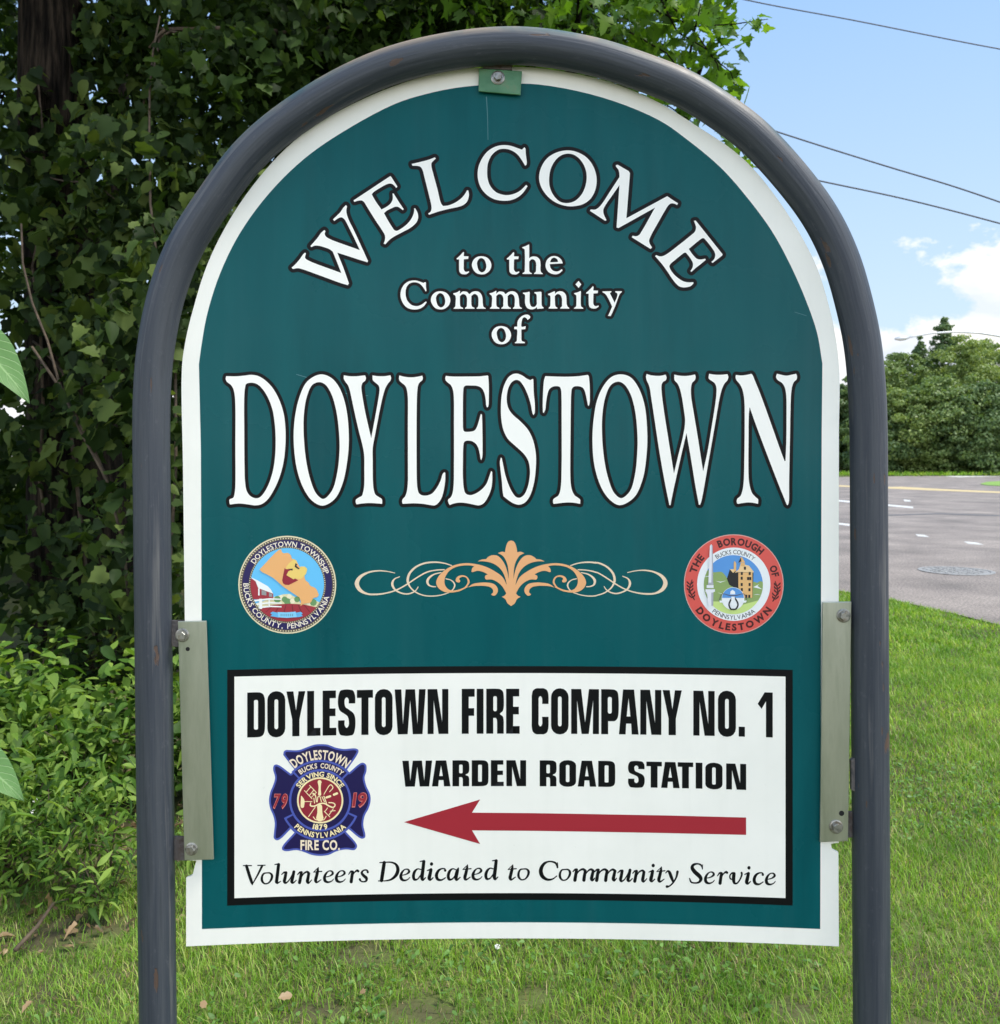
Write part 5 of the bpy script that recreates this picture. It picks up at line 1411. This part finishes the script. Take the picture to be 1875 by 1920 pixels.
vine('wild_grape_vine', 'wild grape vine with big pale lobed leaves draped down the large trunk',
     [([r_(100, 1250, 5.9), r_(75, 900, 5.9), r_(60, 500, 5.9), r_(85, 330, 5.9), r_(70, 130, 5.9)], .012), ([r_(180, 1250, 5.8), r_(120, 700, 5.8), r_(62, 640, 5.9)], .014), ([r_(90, 330, 5.8), r_(160, 340, 5.6), r_(260, 420, 5.4)], .006)],
     [(r_(150, 470, 5.7), (.32, .3, .28)), (r_(70, 420, 5.8), (.3, .3, .3)), (r_(215, 560, 5.4), (.32, .3, .35)), (r_(60, 560, 5.7), (.36, .3, .2)), (r_(150, 600, 5.6), (.3, .3, .12)), (r_(30, 250, 5.8), (.3, .3, .5)), (r_(90, 820, 5.7), (.30, .3, .25)), (r_(50, 1080, 5.7), (.35, .3, .35)), (r_(140, 1130, 5.7), (.3, .3, .2)), (r_(50, 260, 5.8), (.2, .3, .3)), (r_(190, 260, 5.9), (.2, .3, .5)), (r_(130, 950, 5.8), (.3, .3, .3)), (r_(120, 720, 5.7), (.3, .25, .35))], 1500, .1)
vine('ivy_curtain', 'hanging curtain of dark lobed leaves between the trunk and the left pipe',
     [([r_(240, 1240, 4.8), r_(200, 900, 4.8), r_(90, 640, 5.0), r_(40, 420, 5.2)], .01), ([r_(300, 1240, 4.7), r_(330, 700, 4.9), r_(280, 250, 5.2), r_(300, 30, 5.4)], .01), ([r_(225, 960, 4.8), r_(60, 650, 5.0)], .012)],
     [(r_(220, 700, 4.9), (.30, .35, .42)), (r_(320, 560, 5.0), (.35, .35, .5)), (r_(250, 330, 5.4), (.45, .4, .42)), (r_(330, 820, 4.9), (.25, .35, .5)), (r_(240, 1030, 4.8), (.28, .3, .45)), (r_(330, 1160, 4.8), (.3, .3, .4)), (r_(400, 420, 5.4), (.5, .4, .5)), (r_(230, 130, 6.2), (.34, .4, .5)), (r_(200, 60, 6.4), (.4, .4, .3))], 3300, .086)
vine('creeper', 'creeper hanging from the canopy above the left shoulder of the arch',
     [([r_(520, 60, 5.6), r_(300, 55, 5.6), r_(280, 90, 5.6)], .014), ([r_(640, 50, 5.8), r_(420, 90, 5.7), r_(300, 70, 5.6), r_(240, 260, 5.6)], .012)],
     [(r_(430, 170, 5.6), (.55, .5, .38)), (r_(620, 40, 5.8), (.6, .5, .32)), (r_(560, 130, 5.8), (.5, .5, .3)), (r_(800, 20, 6.0), (.6, .5, .28)), (r_(900, 60, 6.2), (.6, .5, .3)), (r_(330, 40, 5.9), (.5, .5, .4))], 4200, .08, M_leafA)

# shrubs in front of the wood
def shrub(name, label, base, w_, h, n_leaf, lsize, m_, tpl, stems=9, up=.9):
    bx, by = base
    root = empty(name, (bx, by, 0), label, 'shrub', 'low green shrubs along the edge of the wood')
    sb = MB()
    P, D = [], []
    for i in range(stems):
        a_ = random.uniform(0, 6.28)
        e = Vector((bx + w_ * random.uniform(.3, 1) * math.cos(a_), by + .7 * w_ * random.uniform(.3, 1) * math.sin(a_), h * random.uniform(.65, 1.0)))
        pth = limb_path((bx + random.uniform(-.06, .06), by + random.uniform(-.05, .05), -.02), e, .07, 6)
        sb.tube(pth, [.006 * (1 - .15 * k) for k in range(6)], 5)
        for k in range(2, 6):
            q_ = rng.normal(0, .07 + .012 * k, (int(n_leaf / stems / 4), 3)) + np.array(pth[k])
            P.append(q_)
            D.append(np.tile(np.array([e.x - bx, e.y - by, .1]), (len(q_), 1)))
    sb.build('stems', M_vine, root, True)
    P, D = np.vstack(P), np.vstack(D)
    k_ = P[:, 2] > .03
    P, D = P[k_], D[k_]
    leaves('leaves', P, lsize * rng.choice([.5, .75, 1.0, 1.4], len(P)) * rng.uniform(.8, 1.2, len(P)), tpl, m_, root, up=up, out=D, outw=.5, hang=.35, jit=.5)
    return root
shrub('broadleaf_shrub', 'tall bright broadleaf shrub at the middle left beside the pipe', (-1.80, 3.85), .42, .52, 1900, .056, M_leafC, OVATE, 14)
shrub('broadleaf_shrub', 'rounded leafy shrub at the left edge, darkest of the hedge', (-2.35, 4.15), .45, .50, 1800, .058, M_leafC, OVATE, 13)
shrub('broadleaf_shrub', 'low spreading shrub with narrow pale shoots near the lawn', (-1.75, 3.25), .36, .36, 1700, .052, M_leafC, LANCE, 13)
shrub('broadleaf_shrub', 'small narrow-leaved shrub lowest at the left corner of the lawn', (-1.42, 3.12), .22, .32, 900, .045, M_leafC, LANCE, 8)
shrub('broadleaf_shrub', 'shrub between the left pipe and the side bracket', (-1.25, 3.95), .34, .5, 1400, .054, M_leafC, OVATE, 11)
shrub('broadleaf_shrub', 'shaded shrub at the foot of the large trunk', (-2.3, 5.0), .5, .5, 1000, .075, M_leafB, OVATE, 12)
shrub('broadleaf_shrub', 'shaded shrub behind the sign board', (-.55, 5.2), .6, .9, 1000, .075, M_leafB, OVATE, 12)
shrub('broadleaf_shrub', 'shrub at the outer left end of the hedge', (-3.0, 3.7), .5, .5, 1400, .06, M_leafC, OVATE, 12)

wd = empty('weed_plant', (-1.30, 2.98, 0), 'leafy weed nearest the left pipe at the hedge foot', 'weed', 'leafy weeds along the foot of the hedge')
sb, P = MB(), []
for i in range(7):
    a_ = i * .9 + random.random()
    pth = limb_path((-1.30, 2.98, -.01), (-1.30 + .12 * math.cos(a_), 2.98 + .1 * math.sin(a_), random.uniform(.1, .22)), .03, 6)
    sb.tube(pth, .002, 4)
    for q_ in pth[1:]:
        for _ in range(4):
            P.append((q_.x + random.gauss(0, .018), q_.y + random.gauss(0, .018), max(.012, q_.z + random.gauss(0, .012))))
sb.build('stems', M_vine, wd)
leaves('leaves', np.array(P), rng.uniform(.025, .055, len(P)), LANCE, M_leafC, wd, up=1.0, hang=.1, jit=.5)
wl_ = ['leafy weed at the hedge foot beside the twig', 'leafy weed at the left edge of the photo in front of the shrubs', 'leafy weed under the narrow-leaved shrub', 'leafy weed at the lawn edge between twig and pipe', 'larger leafy weed half under the shrubs',
       'leafy weed behind the left pipe', 'leafy weed right of the left pipe under the bracket', 'small leafy weed standing out in the lawn, left corner',
       'leafy weed between the pale dry leaf and the shrubs', 'tall leafy weed under the white flower heads', 'leafy weed in the shade behind the twig', 'sprawling leafy weed at the lawn edge far left', 'leafy weed right behind the left pipe foot', 'leafy weed in the gap below the broadleaf shrub']
for (x_, y_, sc_), lb_ in zip(((-1.52, 3.02, 1.1), (-1.74, 3.1, 1.3), (-1.45, 2.9, .8), (-1.40, 3.1, 1.2), (-1.62, 3.2, 1.5), (-1.12, 3.15, 1.2), (-1.0, 3.35, 1.4), (-1.38, 2.66, .6), (-1.43, 2.98, 1.0), (-1.58, 3.12, 1.6), (-1.66, 2.98, .9), (-1.82, 2.95, 1.0), (-1.22, 3.22, 1.3), (-1.48, 3.3, 1.5)), wl_):
    c_ = wd.copy()
    COL.objects.link(c_)
    c_.location = (x_, y_, 0)
    c_.rotation_euler = (0, 0, random.uniform(0, 6.28))
    c_.scale = (sc_, sc_, sc_)
    c_['label'] = lb_
    for k_ in wd.children:
        d_ = k_.copy()
        COL.objects.link(d_)
        d_.parent = c_

# a sapling standing close at the left, two of its leaves in view
sp_ = empty('sapling', (-.82, 1.3, 0), 'young sapling at the left edge with two large pale green leaves in view', 'sapling')
MB().tube(limb_path((-.80, 1.3, -.02), (-.82, 1.3, 1.85), .03, 9), [.007 - .0005 * i for i in range(9)], 8).build('stem', M_vine, sp_, True)
def bigleaf(u0, v0, u1, v1, d, wdt):
    a_, b_ = ray(u0, v0, d), ray(u1, v1, d - .03)
    t = (b_ - a_)
    L = t.length
    t.normalize()
    nrm = Vector((.35, -.75, .6))
    nrm = (nrm - t * nrm.dot(t)).normalized()
    sd_ = t.cross(nrm)
    vs, fs = [], []
    for i in range(13):
        s_ = i / 12
        w_ = wdt * math.sin(math.pi * min(1, s_ ** .8)) ** .9 * (1 - .25 * s_)
        c_ = a_ + t * L * s_ - Vector((0, 0, .02 * s_ * s_))
        for k in (-1, -.5, 0, .5, 1):
            vs.append(c_ + sd_ * w_ * k + nrm * (.25 * w_ * abs(k) + .002 * math.sin(9 * s_ + k)))
    for i in range(12):
        for k in range(4):
            fs.append([i * 5 + k, i * 5 + k + 1, i * 5 + 6 + k, i * 5 + 5 + k])
    b_ = MB().add(vs, fs)
    o_ = b_.build('leaf', M_leafE, sp_, True)
    uv = o_.data.uv_layers.new(name='leaf')
    for lp_ in o_.data.loops:
        i = lp_.vertex_index
        uv.data[lp_.index].uv = ((i % 5 - 2) / 2, (i // 5) / 12)
    st_ = Vector((-.81, 1.3, a_.z - .03))
    MB().tube([st_, st_.lerp(a_, .5) + Vector((0, 0, .008)), a_ + t * .004], [.0022, .0018, .0015], 6).build('leaf_stalk', M_vine, sp_, True)
bigleaf(-75, 600, 56, 730, 1.3, .034)
bigleaf(-80, 1395, 46, 1476, 1.3, .03)
bigleaf(-150, 520, -260, 640, 1.3, .03)
bigleaf(-140, 900, -270, 980, 1.3, .03)

# ------------------------------------------------------------------ small things on the lawn
M_dry = leaf_mat('dry_leaf', [srgb(128, 104, 74), srgb(158, 134, 102)], .1)
spots = [(62, 1885, .036, 'curled pale dry leaf on the grass at the lower left corner'), (146, 1742, .036, 'dry beige leaf lying below the shrubs at the left'), (548, 1872, .04, 'narrow tan dry leaf standing in the grass below the left of the board'),
         (384, 1882, .035, 'small brown dry leaf beside the left pipe'), (680, 1870, .03, 'small brown dry leaf in the grass left of the board middle'), (85, 1690, .04, 'orange dry leaf among the low shrub')]
for u_, v_, s_, lb_ in spots:
    g_ = ground(u_, v_, .035)
    V, T = scatter(np.array([[g_.x, g_.y, .045]]), s_, leaf_shape([(0, 0), (.16, .1), (.3, .3), (.22, .5), (.28, .66), (.1, .85), (0, 1)], .7, .5), up=1.0, jit=.4, hang=0)
    tag(mesh('fallen_leaf', V, T, M_dry), lb_, 'leaf', 'dry leaves lying on the lawn')
tp = [ground(u_, v_, .03) for u_, v_ in ((28, 1782), (70, 1752), (100, 1710), (128, 1688))]
tag(MB().tube([p_ + Vector((0, 0, .03 * math.sin(i))) for i, p_ in enumerate(tp)], [.007, .006, .005, .003], 7).build('fallen_twig', M_vine, None, True), 'bare pale twig lying at the edge of the shrubs, lower left', 'twig')
# white clover flower heads and a reddish weed
M_wf = mat('white_petals', (.75, .74, .7), .8)
for u_, v_, h, lb_ in ((932, 1774, .06, 'single white clover flower under the middle of the board'), (66, 1500, .38, 'white flower head among the shrubs, upper of two'), (62, 1522, .36, 'white flower head among the shrubs, lower of two')):
    d_ = 3.1 if h > .2 else (EYE - h) * F / (v_ - HV)
    c_ = ray(u_, v_, d_)
    f_ = empty('white_flower', (c_.x, c_.y, 0), lb_, 'flower')
    MB().tube([(c_.x + .01, c_.y, 0), (c_.x, c_.y, c_.z * .5), tuple(c_)], .0018, 5).build('stem', M_clover, f_)
    p_, d2 = ball(tuple(c_), (.006, .006, .005), 40, shell=.8)
    leaves('petals', p_, .006, CARD, M_wf, f_, out=d2, outw=2)

# ------------------------------------------------------------------ far side of the road
M_far = [leaf_mat('far_leaf_a', [srgb(92, 114, 66), srgb(112, 134, 78), srgb(136, 154, 96)], .35),
         leaf_mat('far_leaf_b', [srgb(80, 104, 68), srgb(98, 122, 78), srgb(120, 140, 92)], .35),
         leaf_mat('far_leaf_c', [srgb(108, 128, 72), srgb(128, 147, 84), srgb(150, 165, 100)], .35)]
far = [  # column, top row, depth, half width in m, shape, material, label
 (1545, 722, 82, 2.8, 'round', 1, 'low round tree across the road, seen between board and right pipe'),
 (1590, 708, 84, 2.4, 'round', 1, 'dark tree across the road just left of the right pipe'),
 (1640, 672, 80, 2.6, 'round', 0, 'pale leafy tree across the road touching the right pipe'),
 (1688, 650, 82, 2.6, 'round', 0, 'round topped tree across the road right of the pipe'),
 (1726, 632, 84, 2.8, 'cone', 1, 'tree across the road left of the tallest one'),
 (1770, 588, 85, 3.6, 'cone', 1, 'tallest pointed tree across the road under the lamp arm'),
 (1812, 626, 80, 3.0, 'round', 2, 'yellowish round tree across the road right of the tallest one'),
 (1862, 632, 84, 3.2, 'round', 0, 'broad tree across the road at the right edge of the photo'),
 (1702, 725, 73, 2.6, 'round', 2, 'bushy lower tree in front of the round topped one across the road'),
 (1768, 700, 72, 2.8, 'round', 0, 'bushy lower tree in front of the tallest one across the road'),
 (1842, 712, 71, 2.9, 'round', 1, 'bushy lower tree in front at the right across the road'),
 (1650, 765, 73, 2.0, 'round', 1, 'small bush across the road beside the right pipe'),
 (1920, 650, 82, 3.2, 'round', 1, 'tree across the road outside the right edge'),
 (1990, 640, 84, 3.4, 'round', 0, 'tree across the road farther right'),
 (1500, 720, 84, 2.9, 'round', 0, 'round tree across the road behind the board'),
 (1440, 700, 86, 3.2, 'round', 1, 'tree across the road hidden behind the upper right of the board'),
 (1370, 690, 86, 3.4, 'round', 0, 'pale tree across the road hidden behind the middle of the board'),
 (1290, 705, 88, 3.4, 'cone', 1, 'pointed tree across the road hidden behind the board'),
 (1200, 690, 88, 3.6, 'round', 2, 'yellowish tree far behind the board'),
]
for u_, v_, d_, hw_, shp, mi_, lb_ in far:
    x_ = (u_ - CU) / F * d_
    h = EYE + (HV - v_) / F * d_
    root = empty('roadside_tree', (x_, d_, 0), lb_, 'tree', 'trees across the road')
    MB().tube(limb_path((x_, d_, -.2), (x_ + random.uniform(-.3, .3), d_, h * .9), .2, 7), [.22 * (1 - .13 * i) for i in range(7)], 8).build('trunk', M_bark, root, True)
    P, D = [], []
    hw_ *= 1.25
    nc = 170
    for j in range(nc):
        t = (j + random.random()) / nc
        z_ = h * (.05 + .90 * t)
        prof = (1 - t) ** .85 + .01 if shp == 'cone' else math.sin(math.pi * (.16 + .80 * t)) ** .6
        a_ = random.uniform(0, 6.28)
        rr_ = hw_ * prof * random.uniform(.2, 1.15)
        cs = hw_ * (.05 + random.choice([.07, .11, .16, .26]) * min(prof, 1))
        p_, q_ = ball((x_ + rr_ * math.cos(a_), d_ + rr_ * math.sin(a_), z_ + random.gauss(0, .25)), (cs * random.uniform(1.0, 1.9), cs * 1.3, cs * random.uniform(.45, .8)), int(40 + 170 * cs), shell=0)
        P.append(p_); D.append(q_)
    P, D = np.vstack(P), np.vstack(D)
    leaves('crown', P, rng.uniform(.12, .27, len(P)), CARD, M_far[mi_], root, out=D, outw=.9, up=.5, jit=.5)
# rough grass strip along the foot of the far trees
n_ = 9000
x = rng.uniform(14, 52, n_); y = rng.uniform(67.2, 73, n_)
tag(leaves('verge_grass', np.stack([x, y, rng.uniform(.02, .12, n_)], 1), rng.uniform(.15, .35, n_), LANCE, M_grass, up=.2, hang=-1.2), 'rough grass verge along the far side of the road', 'grass', kind='stuff')

# overhead wires
M_wire = mat('wire', srgb(66, 72, 78), .6)
def wire(pix, d0, d1, rad, lb_):
    n_ = len(pix)
    pts_ = [ray(u_, v_, d0 + (d1 - d0) * i / (n_ - 1)) for i, (u_, v_) in enumerate(pix)]
    C_ = curve(np.array([tuple(p_) for p_ in pts_]), [True] + [False] * (n_ - 2) + [True], False, 6)
    tag(MB().tube([tuple(p_) for p_ in C_], rad, 6).build('overhead_wire', M_wire, None, True), lb_, 'wire', 'overhead utility wires')
wire([(1100, -74), (1395, -1), (1600, 38), (1875, 92), (2150, 138)], 22, 22, .015, 'topmost overhead wire crossing the upper right corner')
wire([(1180, 148), (1320, 199), (1445, 243), (1660, 311), (1780, 347), (1875, 379), (2150, 478)], 20, 20, .017, 'middle overhead wire passing behind the arch shoulder')
wire([(1180, 262), (1320, 292), (1527, 337), (1700, 374), (1875, 419), (2150, 498)], 20, 20, .017, 'lowest overhead wire passing behind the right shoulder of the arch')

# street lamp across the road; pole outside the frame, arm and head in view
M_lamp = mat('lamp_metal', srgb(196, 200, 200), .4, .3)
ld = 46
lp = empty('street_lamp', ((2000 - CU) / F * ld, ld, 0), 'street lamp whose long pale curved arm reaches in over the far trees', 'street lamp')
arm = [(2000, 664), (1940, 645), (1880, 631), (1835, 624), (1790, 622), (1745, 625), (1712, 631), (1698, 634)]
MB().tube([ray(u_, v_, ld) for u_, v_ in arm], [.075, .07, .065, .06, .055, .05, .045, .04], 10).build('arm', M_lamp, lp, True)
pb = ray(2000, 640, ld)
MB().tube([(pb.x, ld, 0), (pb.x, ld, 4), (pb.x, ld, pb.z + .3)], [.12, .1, .08], 12).build('pole', M_lamp, lp, True)
hd = [ray(1704, 633, ld), ray(1697, 634, ld), ray(1688, 635, ld), ray(1678, 635.5, ld)]
MB().tube(hd, [.05, .11, .12, .05], 12).build('lamp_head', M_lamp, lp, True)

bpy.data.objects.remove(FO, do_unlink=True)
bpy.data.curves.remove(FC)
